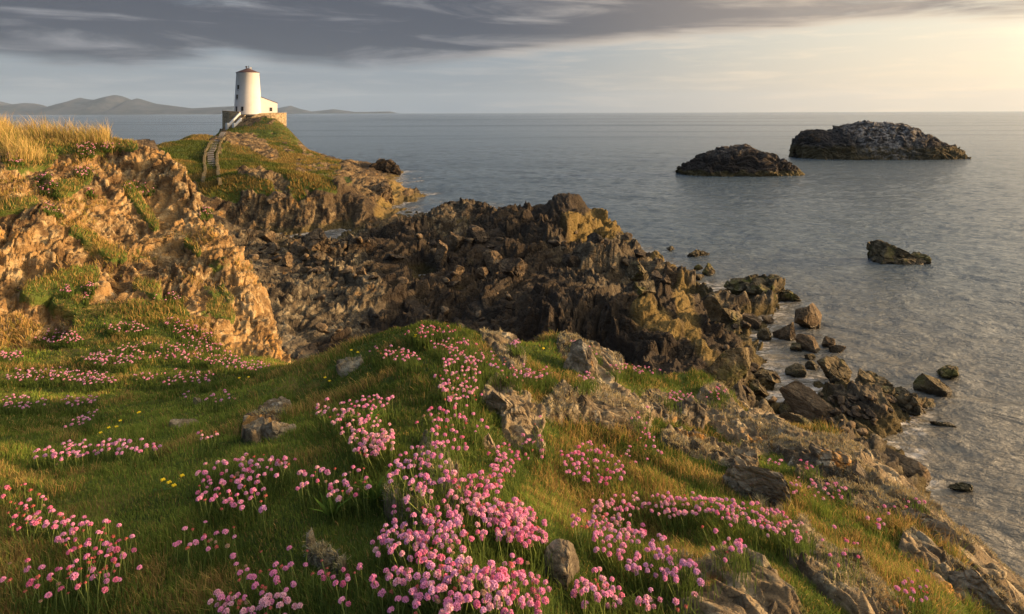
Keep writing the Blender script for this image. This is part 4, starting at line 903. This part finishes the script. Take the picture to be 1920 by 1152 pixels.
gmask = sstep(0.45, 0.7, grassy.reshape(-1)) * inview * (YH < 12.5)
gmask = gmask * np.where(YH < 1.2, 0.4, 1.0)
def lawncol(P_, px_):
    n = len(P_); q = P_.astype(f32)
    dry = sstep(-0.02, 0.24, fbm(q * 1.6, 4, 301) + 0.45 * fbm(q * 6.5, 3, 303) + sstep(1050, 1750, px_) * 0.20 + sstep(6.5, 7.6, P_[:, 1]) * 0.50 - 0.02)
    lush = sstep(-0.15, 0.25, fbm(q * 0.9, 3, 302)); r_ = rng.uniform(0, 1, n)
    g1 = np.array([0.078, 0.112, 0.024]); g2 = np.array([0.180, 0.235, 0.045]); d1 = np.array([0.42, 0.29, 0.10]); d2 = np.array([0.24, 0.15, 0.06])
    c = g1 * (1 - lush[:, None]) + g2 * lush[:, None]
    c = c * rng.uniform(0.7, 1.35, (n, 1))
    isdry = r_ < (0.10 + 0.58 * dry)
    dc = np.where(rng.uniform(0, 1, (n, 1)) < 0.65, d1, d2) * rng.uniform(0.7, 1.2, (n, 1))
    return np.where(isdry[:, None], dc, c), dry
k, R_ = pick(HEAD, gmask, 420000)
yy = R_[:, 1]; tuft = sstep(0.0, 0.3, fbm((R_ * 3.2).astype(f32), 3, 310)); pxr = hpx[k]
col_, dry = lawncol(R_, pxr)
Lb = (0.012 + 0.018 * tuft + 0.016 * dry) * rng.uniform(0.6, 1.5, len(k)) * (0.75 + 0.25 * sstep(1.3, 3, yy)) * np.where(yy > 6.5, 1.2, 1.0) * (1 + 0.6 * sstep(1050, 1400, pxr) * tuft)
Wb = np.maximum(0.0016, yy * 0.00085) * rng.uniform(0.7, 1.4, len(k))
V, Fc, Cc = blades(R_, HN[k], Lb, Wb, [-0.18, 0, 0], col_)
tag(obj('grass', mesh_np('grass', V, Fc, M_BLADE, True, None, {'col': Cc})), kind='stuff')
# tall wind-bent grass on the crest of the cliff
crest = gmask * 0 + sstep(1.15, 0.75, capsule(hpx, hpy, [(-60,260,195,260,13),(20,290,70,290,16),(195,262,212,285,7)])) * (YH > 8) * (YH < 13.2)
k, R_ = pick(HEAD, crest, 10000)
cl_ = sstep(-0.15, 0.25, fbm((R_ * 1.3).astype(f32), 3, 315))
Lb = (0.08 + 0.27 * cl_) * rng.uniform(0.5, 1.2, len(k)); Wb = np.full(len(k), 0.007) * rng.uniform(0.6, 1.3, len(k))
cb = np.where(rng.uniform(0, 1, (len(k), 1)) < 0.75, [0.52, 0.37, 0.14], [0.22, 0.22, 0.05]) * rng.uniform(0.7, 1.15, (len(k), 1))
V, Fc, Cc = blades(R_, HN[k], Lb, Wb, [-0.35, 0, 0.1], cb, 0.35)
tag(obj('tall_grass', mesh_np('tall_grass', V, Fc, M_BLADE, True, None, {'col': Cc})), kind='stuff')
dm = sstep(0.3, 0.7, cliff.reshape(-1)) * inview * (YH < 12.5) * sstep(0.06, 0.24, fbm((HP * 1.1).astype(f32), 4, 318)) * (HN[:, 2] > 0.25)
k, R_ = pick(HEAD, dm, 26000)
cb = np.where(rng.uniform(0, 1, (len(k), 1)) < 0.7, [0.42, 0.27, 0.09], [0.20, 0.19, 0.045]) * rng.uniform(0.7, 1.15, (len(k), 1))
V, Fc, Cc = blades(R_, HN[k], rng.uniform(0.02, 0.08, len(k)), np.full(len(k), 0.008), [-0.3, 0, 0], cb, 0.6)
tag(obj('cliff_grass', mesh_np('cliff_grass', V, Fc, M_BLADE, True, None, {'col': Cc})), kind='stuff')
# bearded lichen on the outcrops and the rim
lm = sstep(0.45, 0.75, 1 - grassy.reshape(-1)) * inview * (YH < 6.2) * (hpy > 600) * sstep(-0.02, 0.16, fbm((HP * 3.0).astype(f32), 4, 320))
k, R_ = pick(HEAD, lm, 60000)
Lb = rng.uniform(0.006, 0.019, len(k)) * (0.8 + 0.12 * R_[:, 1]); Wb = np.maximum(0.0022, R_[:, 1] * 0.0010)
cb = np.array([0.44, 0.36, 0.19]) * rng.uniform(0.5, 1.2, (len(k), 1)); cb = np.where(rng.uniform(0, 1, (len(k), 1)) < 0.25, [0.25, 0.25, 0.20], cb)
V, Fc, Cc = blades(R_, HN[k], Lb, Wb, [0, 0, 0], cb, 0.7)
tag(obj('lichen', mesh_np('lichen', V, Fc, M_LICH, True, None, {'col': Cc})), kind='stuff')
# coarse grass on the far hill
MP = MID.P.reshape(-1, 3); mpx, mpy = proj(MP)
gm = sstep(0.5, 0.8, grassyM.reshape(-1)) * (MP[:, 1] > 60) * (mpx > 250) * (mpx < 640) * (np.hypot(MP[:, 0] + 74.2, MP[:, 1] - 180) > 11)
k, R_ = pick(MID, gm, 60000)
MN = normals(MID.P).reshape(-1, 3)
br = sstep(-0.1, 0.2, fbm((R_ * 0.12).astype(f32), 4, 330) + sstep(470, 580, mpx[k]) * 0.25)
cb = np.array([0.075, 0.095, 0.022]) * (1 - br[:, None]) + np.array([0.24, 0.165, 0.055]) * br[:, None]; cb = cb * rng.uniform(0.7, 1.3, (len(k), 1))
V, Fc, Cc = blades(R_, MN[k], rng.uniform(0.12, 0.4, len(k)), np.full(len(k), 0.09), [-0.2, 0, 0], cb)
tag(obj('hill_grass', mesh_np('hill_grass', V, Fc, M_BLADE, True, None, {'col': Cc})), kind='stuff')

# ------------------------------------------------------------------ thrift
def m_petal(name, c, c2):
    m, t = mat(name); r_ = t.n('ShaderNodeObjectInfo').outputs['Random']
    cc = t.mix(r_, c, c2); cc = t.mix(t.m('MULTIPLY', t.noise(t.n('ShaderNodeTexCoord').outputs['Object'], 300, 2), 0.5), cc, tuple(min(1, x * 1.15 + 0.08) for x in c2))
    d_ = t.n('ShaderNodeBsdfDiffuse', i={0: cc}); tr_ = t.n('ShaderNodeBsdfTranslucent', i={0: cc})
    t.n('ShaderNodeOutputMaterial', i={0: t.n('ShaderNodeMixShader', i={0: 0.3, 1: d_, 2: tr_})}); return m
PET = {'pink': m_petal('thrift_pink', (0.74, 0.21, 0.44), (0.82, 0.37, 0.57)), 'pale': m_petal('thrift_pale', (0.78, 0.34, 0.47), (0.82, 0.48, 0.56)),
       'purple': m_petal('thrift_mauve', (0.55, 0.24, 0.48), (0.68, 0.36, 0.58)), 'deep': m_petal('thrift_deep', (0.72, 0.14, 0.30), (0.74, 0.22, 0.38)), 'brown': m_petal('thrift_faded', (0.30, 0.17, 0.10), (0.45, 0.30, 0.20)), 'red': m_petal('thrift_bud', (0.50, 0.07, 0.07), (0.62, 0.14, 0.13))}
M_BRACT = m_plain('papery_bract', (0.36, 0.16, 0.10)); M_STEM = m_plain('flower_stem', (0.16, 0.20, 0.05)); M_YEL = m_plain('trefoil_yellow', (0.85, 0.62, 0.03)); M_LEAF = m_plain('trefoil_leaf', (0.07, 0.12, 0.025))
def head_mesh(colr, seed, nf, bud=False, petals=5):
    r_ = np.random.default_rng(seed); V = []; Fq = []; R0 = 0.0115
    lim = -0.05
    for i in range(nf):
        zc = 1 - (i + 0.5) / nf * (1 - lim); th = i * 2.39996 + r_.uniform(-.2, .2); rr = math.sqrt(max(0, 1 - zc * zc))
        d_ = Vector((rr * math.cos(th), rr * math.sin(th), zc * (1.0 if not bud else 1.3))); d_.normalize()
        q_ = d_.to_track_quat('Z', 'Y'); c_ = d_ * R0 * r_.uniform(0.62, 1.0); c_.z *= 0.85; fs = R0 * r_.uniform(0.42, 0.66) * (0.7 if bud else 1); spin = r_.uniform(0, 6)
        for p_ in range(petals):
            a = spin + p_ * 2 * math.pi / petals; w_ = math.pi / petals * 0.92
            b = len(V)
            for ang, rd, up_ in ((a, 0.12, 0.0), (a - w_, 0.72, 0.28), (a, 1.05, 0.42), (a + w_, 0.72, 0.28)):
                V.append(c_ + q_ @ Vector((math.cos(ang) * rd * fs, math.sin(ang) * rd * fs, up_ * fs)))
            Fq.append((b, b + 1, b + 2, b + 3))
    nb = len(Fq)
    rings = [(0.0012, -0.004), (0.0075, -0.0015), (0.0088, 0.003), (0.004, 0.0065)]; base = len(V)
    for rr, zz in rings:
        for k_ in range(7): V.append(Vector((rr * math.cos(k_ * .8976), rr * math.sin(k_ * .8976), zz)))
    for a in range(3):
        for k_ in range(7): Fq.append((base + a * 7 + k_, base + a * 7 + (k_ + 1) % 7, base + (a + 1) * 7 + (k_ + 1) % 7, base + (a + 1) * 7 + k_))
    me = mesh_np('flower_head', np.array([v[:] for v in V]), np.array(Fq), None, False)
    me.materials.append(PET[colr]); me.materials.append(M_BRACT)
    me.polygons.foreach_set('material_index', np.r_[np.zeros(nb), np.ones(len(Fq) - nb)].astype(np.int32)); return me
HM = {c: [head_mesh(c, 40 + s, 15 if c != 'red' else 10, c == 'red') for s in range(3)] for c in PET}
HMS = {c: [head_mesh(c, 80 + s, 9 if c != 'red' else 6, c == 'red', 4) for s in range(2)] for c in PET}
sv = []; sf = []
for j in range(4):
    for k_ in range(4): sv.append((0.0011 * math.cos(k_ * 1.571) + 0.004 * math.sin(j / 3 * 3.14), 0.0011 * math.sin(k_ * 1.571), -1 + j / 3 * 0.99))
for j in range(3):
    for k_ in range(4): sf.append((j * 4 + k_, j * 4 + (k_ + 1) % 4, j * 4 + 4 + (k_ + 1) % 4, j * 4 + 4 + k_))
STEM = mesh_np('stem', np.array(sv), np.array(sf), M_STEM)
MIX = {'pink': ['pink'] * 8 + ['pale'] * 3 + ['purple'] * 2 + ['deep'] + ['red'] * 2, 'pale': ['pale'] * 6 + ['pink'] * 5 + ['red'], 'purple': ['purple'] * 6 + ['pink'] * 4, 'red': ['deep'] * 4 + ['red'] * 5 + ['pink'] * 4, 'deep': ['deep'] * 3 + ['pink'] * 7 + ['red'], 'mix': ['pink'] * 6 + ['red'] * 2 + ['deep']}
NH = [0]
def thrift(label, cx, cy, rx, ry, n, colr='pink', rot=0.0, group=None, sc=1.0, hs=0.072):
    """one cushion of thrift: where its heads are seen, how many, what shade"""
    global HEAD
    heads = []; tries = 0; n = int(min(98, n * (1.4 if cy > 720 or cx > 600 else 1.7)))
    Yc = None; mind = 0.010
    while len(heads) < n and tries < n * 12:
        tries += 1
        r_ = math.sqrt(random.random()); a = random.uniform(0, 6.283); x_ = rx * r_ * math.cos(a); y_ = ry * r_ * math.sin(a)
        c_, s_ = math.cos(rot), math.sin(rot); X_, Y_ = cx + x_ * c_ - y_ * s_, cy + x_ * s_ + y_ * c_
        k1 = HEAD.hit(X_, Y_ + 12)
        if k1 < 0: continue
        h_ = hs * random.uniform(0.7, 1.15)
        y1 = HP[k1, 1]; k2 = HEAD.hit(X_, Y_ + h_ * F / y1)
        if k2 < 0: continue
        y2 = HP[k2, 1]
        if abs(y2 - y1) > 0.25 * y1: k2 = k1
        root = HP[k2]; 
        if root[1] > 13: continue
        lean = Vector((random.gauss(-0.10, 0.22), random.gauss(0, 0.22), 1)).normalized() * h_
        hp_ = Vector(root) + lean
        if any((hp_ - q_[1]).length < mind * (1.5 if tries < n * 6 else 1.0) for q_ in heads[-60:]): continue
        heads.append((Vector(root), hp_, h_))
    if not heads: return
    ctr = sum((h_[0] for h_ in heads), Vector()) / len(heads); near = ctr.y < 2.75
    e = empty('thrift_clump', ctr, label, 'thrift', group)
    # grey-green cushion of leaves round the stalks (with the far stalks, too thin to tell apart)
    m_ = max(6, min(16, 2400 // len(heads))); rts = np.repeat(np.array([h_[0][:] for h_ in heads]), m_, 0) + rng.normal(size=(len(heads) * m_, 3)) * [0.022, 0.022, 0.002] - np.array(ctr)
    cb = np.array([0.085, 0.125, 0.03]) * rng.uniform(0.6, 1.4, (len(rts), 1))
    V, Fc, Cc = blades(rts, np.tile([0, 0, 1.0], (len(rts), 1)), rng.uniform(0.025, 0.06, len(rts)), np.full(len(rts), max(0.0018, ctr.y * 0.0009)), [-0.1, 0, 0], cb)
    if not near:
        a_ = np.array([(h_[0] - ctr)[:] for h_ in heads]); b_ = np.array([(h_[1] - ctr)[:] for h_ in heads]); w_ = np.array([[max(0.0012, ctr.y * 0.0004), 0, 0]])
        V2 = np.stack([a_ - w_, a_ + w_, b_ + w_, b_ - w_], 1).reshape(-1, 3); o_ = len(V)
        V = np.r_[V, V2]; Fc = [np.r_[Fc[0], o_ + np.arange(len(a_))[:, None] * 4 + np.array([[0, 1, 2, 3]])], Fc[1]]; Cc = np.r_[Cc, np.tile([0.17, 0.19, 0.06], (len(V2), 1))]
    obj('foliage', mesh_np('foliage', V, Fc, M_BLADE, True, None, {'col': Cc}), e)
    for rt, hp_, h_ in heads:
        c_ = random.choice(MIX[colr]); c_ = 'brown' if random.random() < 0.06 else c_; bud = c_ in ('red', 'brown')
        o = obj('flower_head', random.choice((HM if near else HMS)[c_]), e)
        o.location = hp_ - ctr; o.rotation_mode = 'QUATERNION'; o.rotation_quaternion = (hp_ - rt).to_track_quat('Z', 'Y')
        k_ = random.uniform(0.42, 0.66) * sc * (random.uniform(0.55, 0.85) if bud else random.uniform(0.85, 1.15)) * (1.0 + 0.10 * max(0, ctr.y - 3)); o.scale = (k_, k_ * random.uniform(0.85, 1.1), k_ * 0.85); NH[0] += 1
        if near:
            s_ = obj('stem', STEM, o); s_.scale = (1 / k_, 1 / k_, h_ / k_ / 0.85)
T = thrift
T('widest dense mound of pink thrift draped over the rock in the bottom middle', 885, 968, 150, 38, 100, rot=0.12)
T('crest of the widest mound, a strip of pale pink thrift on its skyline', 905, 948, 110, 16, 60, 'pale', 0.15)
T('right flank of the widest mound, deep pink thrift running down to the smooth rounded stone', 985, 990, 48, 26, 44, 'deep', 0.6)
T('mauve thrift fringe on the left shoulder of the widest pink mound', 800, 995, 80, 22, 40, 'purple', -0.2)
T('row of pink thrift on long stalks below the widest pink mound', 790, 1022, 90, 18, 34)
T('big loose bed of pink thrift along the bottom edge below the widest mound', 860, 1085, 110, 36, 75, rot=0.1)
T('bright pink thrift on the bottom edge left of the smooth rounded stone', 980, 1100, 62, 40, 42, 'deep', 0.5)
T('pink thrift cut by the bottom edge, right of the bottom left corner group', 850, 1138, 120, 14, 36)
T('pale pink thrift cluster cut by the bottom edge left of centre', 478, 1132, 84, 20, 30, 'pale')
T('scattered single pink thrift stalks in the turf left of the big bed', 540, 1065, 105, 38, 26, 'mix')
T('few widely spaced thrift stalks left of the long bed', 680, 1090, 60, 50, 12, 'mix')
T('upright crimson and pink thrift at the lower left corner of the lawn', 195, 1045, 55, 62, 50, 'red', hs=0.1)
T('sparse red thrift buds left of the upright crimson clump', 80, 1080, 80, 45, 16, 'red')
T('thrift row entering from the left edge with orange red buds', 45, 950, 60, 40, 26, 'red', 0.5)
T('magenta thrift clump between the left edge row and the crimson clump', 120, 985, 55, 20, 24, 'deep', 0.3)
T('arching pink thrift cluster in the lawn left of the red yellow mound', 465, 876, 95, 22, 46, 'pink', -0.1)
T('pink thrift below the arching cluster in the lawn', 440, 925, 65, 30, 34, 'mix')
T('single large pink thrift head with a curved stalk', 503, 962, 3, 3, 1, 'pink', sc=1.3)
T('few pink and bud thrift near the middle of the lower lawn', 385, 1010, 70, 32, 15, 'mix')
T('spaced pink thrift between the lawn clusters and the knoll', 630, 905, 70, 35, 32, 'pink')
T('mauve thrift band on the small hump of the left lawn', 140, 845, 75, 16, 36, 'purple', -0.15)
T('mauve thrift continuing right of the small hump', 250, 838, 60, 16, 22, 'purple')
T('few pale thrift heads in the lawn above the arching cluster', 388, 817, 26, 7, 6, 'pale')
T('pale pink thrift sheet on the slope of the knoll', 672, 792, 82, 26, 66, 'pale', 0.45)
T('pale pink thrift at the lower end of the knoll sheet', 705, 830, 42, 24, 34, 'pale')
T('rosy thrift thinly spread above the pale sheet', 700, 755, 45, 16, 18, 'mix')
T('mauve pink thrift hanging over the pale stone below the knoll', 785, 885, 52, 46, 46, 'purple', 0.4)
T('pale thrift column running down the middle of the knoll', 860, 712, 45, 46, 72, 'pale')
T('pink thrift drift along the skyline slope of the knoll', 930, 680, 95, 15, 62, 'pink', 0.32)
T('end of the skyline drift by the tall lichened outcrop', 1015, 697, 26, 9, 16, 'pink')
T('bright pink thrift pad near the top left of the knoll', 742, 663, 46, 12, 34, 'pink', 0.2)
T('reddish faded thrift on the very top of the knoll', 810, 620, 46, 10, 30, 'red')
T('pink thrift just below the top of the knoll', 845, 645, 42, 12, 24, 'pink')
T('loose rose thrift in the dark hollow under the pale column', 850, 800, 60, 42, 40, 'deep')
T('hanging rose thrift beside the dark split stone', 948, 868, 22, 36, 32, 'deep')
T('rose thrift at the foot of the dark split stone', 905, 905, 42, 22, 32, 'deep')
T('small rose thrift group right of the dark split stone', 1000, 830, 28, 28, 22, 'deep')
T('wide clump of small pink thrift in the grass right of the hollow', 1112, 868, 64, 36, 62, 'deep', 0.3)
T('thin scatter of thrift below the broad shaggy outcrop', 1205, 845, 40, 30, 14, 'pale')
T('pale thrift band in the grass right of the pink mound, left half', 1165, 945, 46, 22, 30, 'pale')
T('pale thrift band in the grass with red buds, right half', 1270, 945, 58, 24, 46, 'pale')
T('pink thrift drift trailing below the jagged grey ridge stone', 1405, 962, 85, 26, 72, 'pink', 0.25)
T('pale thrift tail at the end of the trailing drift', 1480, 990, 38, 16, 22, 'pale', 0.3)
T('few big thrift heads under the trailing drift', 1375, 1028, 38, 14, 12, 'pink')
T('thick pink thrift ridge on the turf right of the mound', 1145, 990, 70, 20, 52, 'pink', 0.15)
T('mauve thrift slope spilling below the thick pink ridge', 1225, 1045, 92, 32, 66, 'purple', 0.35)
T('pink thrift between the rounded stone and the mauve slope', 1125, 1105, 42, 26, 28, 'pink', 0.3)
T('large pink thrift heads on the bottom edge by the orange spotted rock', 1235, 1130, 70, 18, 20, 'pink')
T('flat pink thrift clump on the seaward slope', 1540, 918, 52, 18, 34, 'pink', 0.15)
T('tiny pink thrift cluster above the flat seaward clump', 1456, 866, 12, 8, 6, 'pink')
T('few deep pink thrift heads beside the rounded brown stone', 1514, 872, 12, 7, 5, 'deep')
T('pink thrift low on the slope near the lower right corner', 1712, 1104, 44, 14, 12, 'pink', 0.3)
T('sparse pink thrift above the long split ridge', 1580, 1035, 40, 26, 8, 'deep')
T('sparse pink thrift on the outer slope right of the flat clump', 1655, 968, 30, 24, 10, 'pink')
T('rim thrift above the weathered rim rock', 1716, 948, 16, 18, 7, 'deep')
T('mauve pink thrift pad on the rim below the mossy slab', 1275, 743, 30, 11, 26, 'pink')
T('thin pink thrift line on the ledge behind the tall outcrop', 1200, 690, 55, 8, 30, 'pink', 0.1)
T('small pink thrift patch on the rim beside the green slab', 1345, 735, 18, 12, 12, 'pink')
T('thrift beside the tall lichened outcrop at the back', 1095, 650, 30, 8, 12, 'pale', 0.4)
T('small pink thrift pad in front of the tall lichened outcrop', 1103, 708, 18, 8, 10, 'pink')
T('thrift tuft on the small green saddle at the back', 975, 640, 14, 6, 8, 'purple')
T('few rose thrift on the slope right of the broad outcrop', 1212, 790, 26, 26, 12, 'deep')
T('pale pink thrift scattered between the two carpets under the cliff', 290, 655, 70, 18, 40, 'pale')
T('mauve thrift thinly strewn across the lawn below the two carpets', 330, 705, 90, 14, 34, 'purple')
T('pink thrift strewn on the left lawn edge under the cliff', 70, 700, 60, 12, 30, 'purple')
T('mauve thrift carpet in the lawn under the cliff foot', 205, 670, 50, 13, 46, 'purple')
T('mauve thrift carpet just below the cliff foot carpet', 160, 706, 62, 13, 50, 'purple', 0.1)
T('pink thrift cushion against the foot of the cliff by the buttress', 112, 630, 44, 12, 44, 'pink')
T('largest pink thrift carpet where cliff meets lawn', 385, 664, 66, 18, 80, 'pink', 0.15)
T('pink thrift band climbing the grass at the cliff foot', 360, 622, 60, 16, 58, 'pink', 0.45)
T('thin pink thrift on the green ledge at the cliff foot', 240, 612, 50, 10, 28, 'pale')
T('faint mauve thrift at the right end of the cliff foot', 470, 684, 40, 8, 26, 'purple', 0.1)
T('small mauve thrift patch at the left edge of the lawn', 40, 752, 45, 12, 26, 'purple')
T('mauve thrift patch right of the left edge patch', 150, 748, 32, 10, 22, 'purple')
T('slanting mauve thrift streak in the middle of the left lawn', 155, 786, 34, 8, 18, 'purple', -0.5)
T('scattered mauve dots in the lawn below the largest carpet', 400, 742, 60, 12, 12, 'purple')
T('pink thrift where the lawn meets the left edge', 20, 664, 26, 8, 20, 'pink')
T('dusky pink thrift tuft on the crest of the cliff', 165, 278, 20, 14, 34, 'pale')
T('faded thrift tuft beside the cliff crest tuft', 205, 272, 14, 8, 16, 'pale')
T('faded thrift on the shoulder of the cliff under the tall grass', 25, 295, 18, 8, 16, 'pale', 0.5)
T('pink thrift spilling down the upper left cliff', 88, 340, 22, 16, 22, 'pink', 0.5)
T('pale thrift tuft above the dark hollow of the cliff', 157, 318, 16, 10, 20, 'pale')
T('small pink thrift tuft left of the dark hollow of the cliff', 170, 356, 8, 6, 10, 'deep')
T('pale thrift strip on the left cliff ledge', 98, 390, 22, 8, 14, 'pale', 0.5)
T('small deep pink thrift dot low on the cliff grass', 128, 541, 10, 6, 9, 'deep')
T('pink thrift streak low on the cliff grass', 168, 545, 9, 18, 18, 'pink')
T('faint pink thrift on the middle of the cliff', 265, 350, 30, 12, 14, 'pale')
T('faint pink thrift on the outer arete of the cliff', 385, 395, 14, 10, 12, 'pale')
T('faint pink thrift below the pale cliff stones', 320, 555, 26, 8, 14, 'pink')
def trefoil(label, x_, y_, n):
    g = HEAD.ground(x_, y_ + 6)
    if g is None: return
    n = 2 if n < 7 else 4; e = empty('trefoil', g, label, 'yellow flower'); f_ = MB(); s_ = MB(); l_ = MB()
    for k in range(n):
        p = Vector((random.gauss(0, .018), random.gauss(0, .018), 0.03 + random.uniform(0, .02)))
        for a in range(4):
            q_ = p + Vector((math.cos(a * 1.57) * .004, math.sin(a * 1.57) * .004, 0.002)); f_.box(q_, (.009, .006, .005), a * 1.57 + .4, 0.6, 0.001)
        s_.box((p.x, p.y, p.z / 2 - .01), (.0015, .0015, p.z)); 
        for a in range(3): l_.box((p.x + random.gauss(0, .012), p.y + random.gauss(0, .012), 0.014), (.010, .006, .002), random.uniform(0, 3), 0.7)
    f_.build('petals', M_YEL, e); s_.build('stems', M_STEM, e); l_.build('leaves', M_LEAF, e)
for lab, x_, y_, n in [('yellow trefoil in the dark lawn left of the pink lawn clusters', 331, 910, 7), ('yellow trefoil behind the mauve hump', 225, 800, 6), ('small yellow trefoil above the mauve hump', 190, 820, 3), ('yellow trefoil near the grey stone on the shoulder', 611, 718, 4),
    ('yellow trefoil on the top of the knoll', 778, 635, 5), ('yellow trefoil on the flank of the knoll', 664, 668, 3), ('yellow trefoil in the lawn right of the largest carpet', 452, 716, 3), ('yellow trefoil by the back saddle', 1020, 662, 5), ('tiny yellow trefoil below the cliff carpet', 262, 780, 2)]:
    trefoil(lab, x_, y_, n)
# leafy plantain rosettes
for k, (lab, x_, y_) in enumerate([('green leafy rosette in the turf left of the trailing mound', 622, 975), ('green leafy rosette beside the dark lawn outcrop', 690, 800), ('green leafy rosette low in the middle turf', 700, 945)]):
    g = HEAD.ground(x_, y_); n = 26; rt = np.zeros((n, 3)); a = rng.uniform(0, 6.28, n)
    V, Fc, Cc = blades(rt, np.stack([np.cos(a), np.sin(a), np.full(n, 0.3)], 1), rng.uniform(.05, .1, n), np.full(n, .012), [0, 0, 0], np.tile([0.10, 0.17, 0.03], (n, 1)) * rng.uniform(.7, 1.3, (n, 1)))
    o = obj('plantain', mesh_np('plantain', V, Fc, M_BLADE, True, None, {'col': Cc})); o.location = g; tag(o, lab, 'plant')
print('HEADS', NH[0])

# ------------------------------------------------------------------ air
m, t = mat('sea_air')
m.node_tree.nodes.clear(); pv = m.node_tree.nodes.new('ShaderNodeVolumePrincipled'); pv.inputs['Color'].default_value = (0.50, 0.70, 1.0, 1); pv.inputs['Density'].default_value = 0.000032; pv.inputs['Anisotropy'].default_value = 0.0
om = m.node_tree.nodes.new('ShaderNodeOutputMaterial'); m.node_tree.links.new(pv.outputs[0], om.inputs['Volume'])
hz_ = MB().box((0, 0, 198), (34000, 27000, 400)); tag(hz_.build('haze', m), kind='stuff')
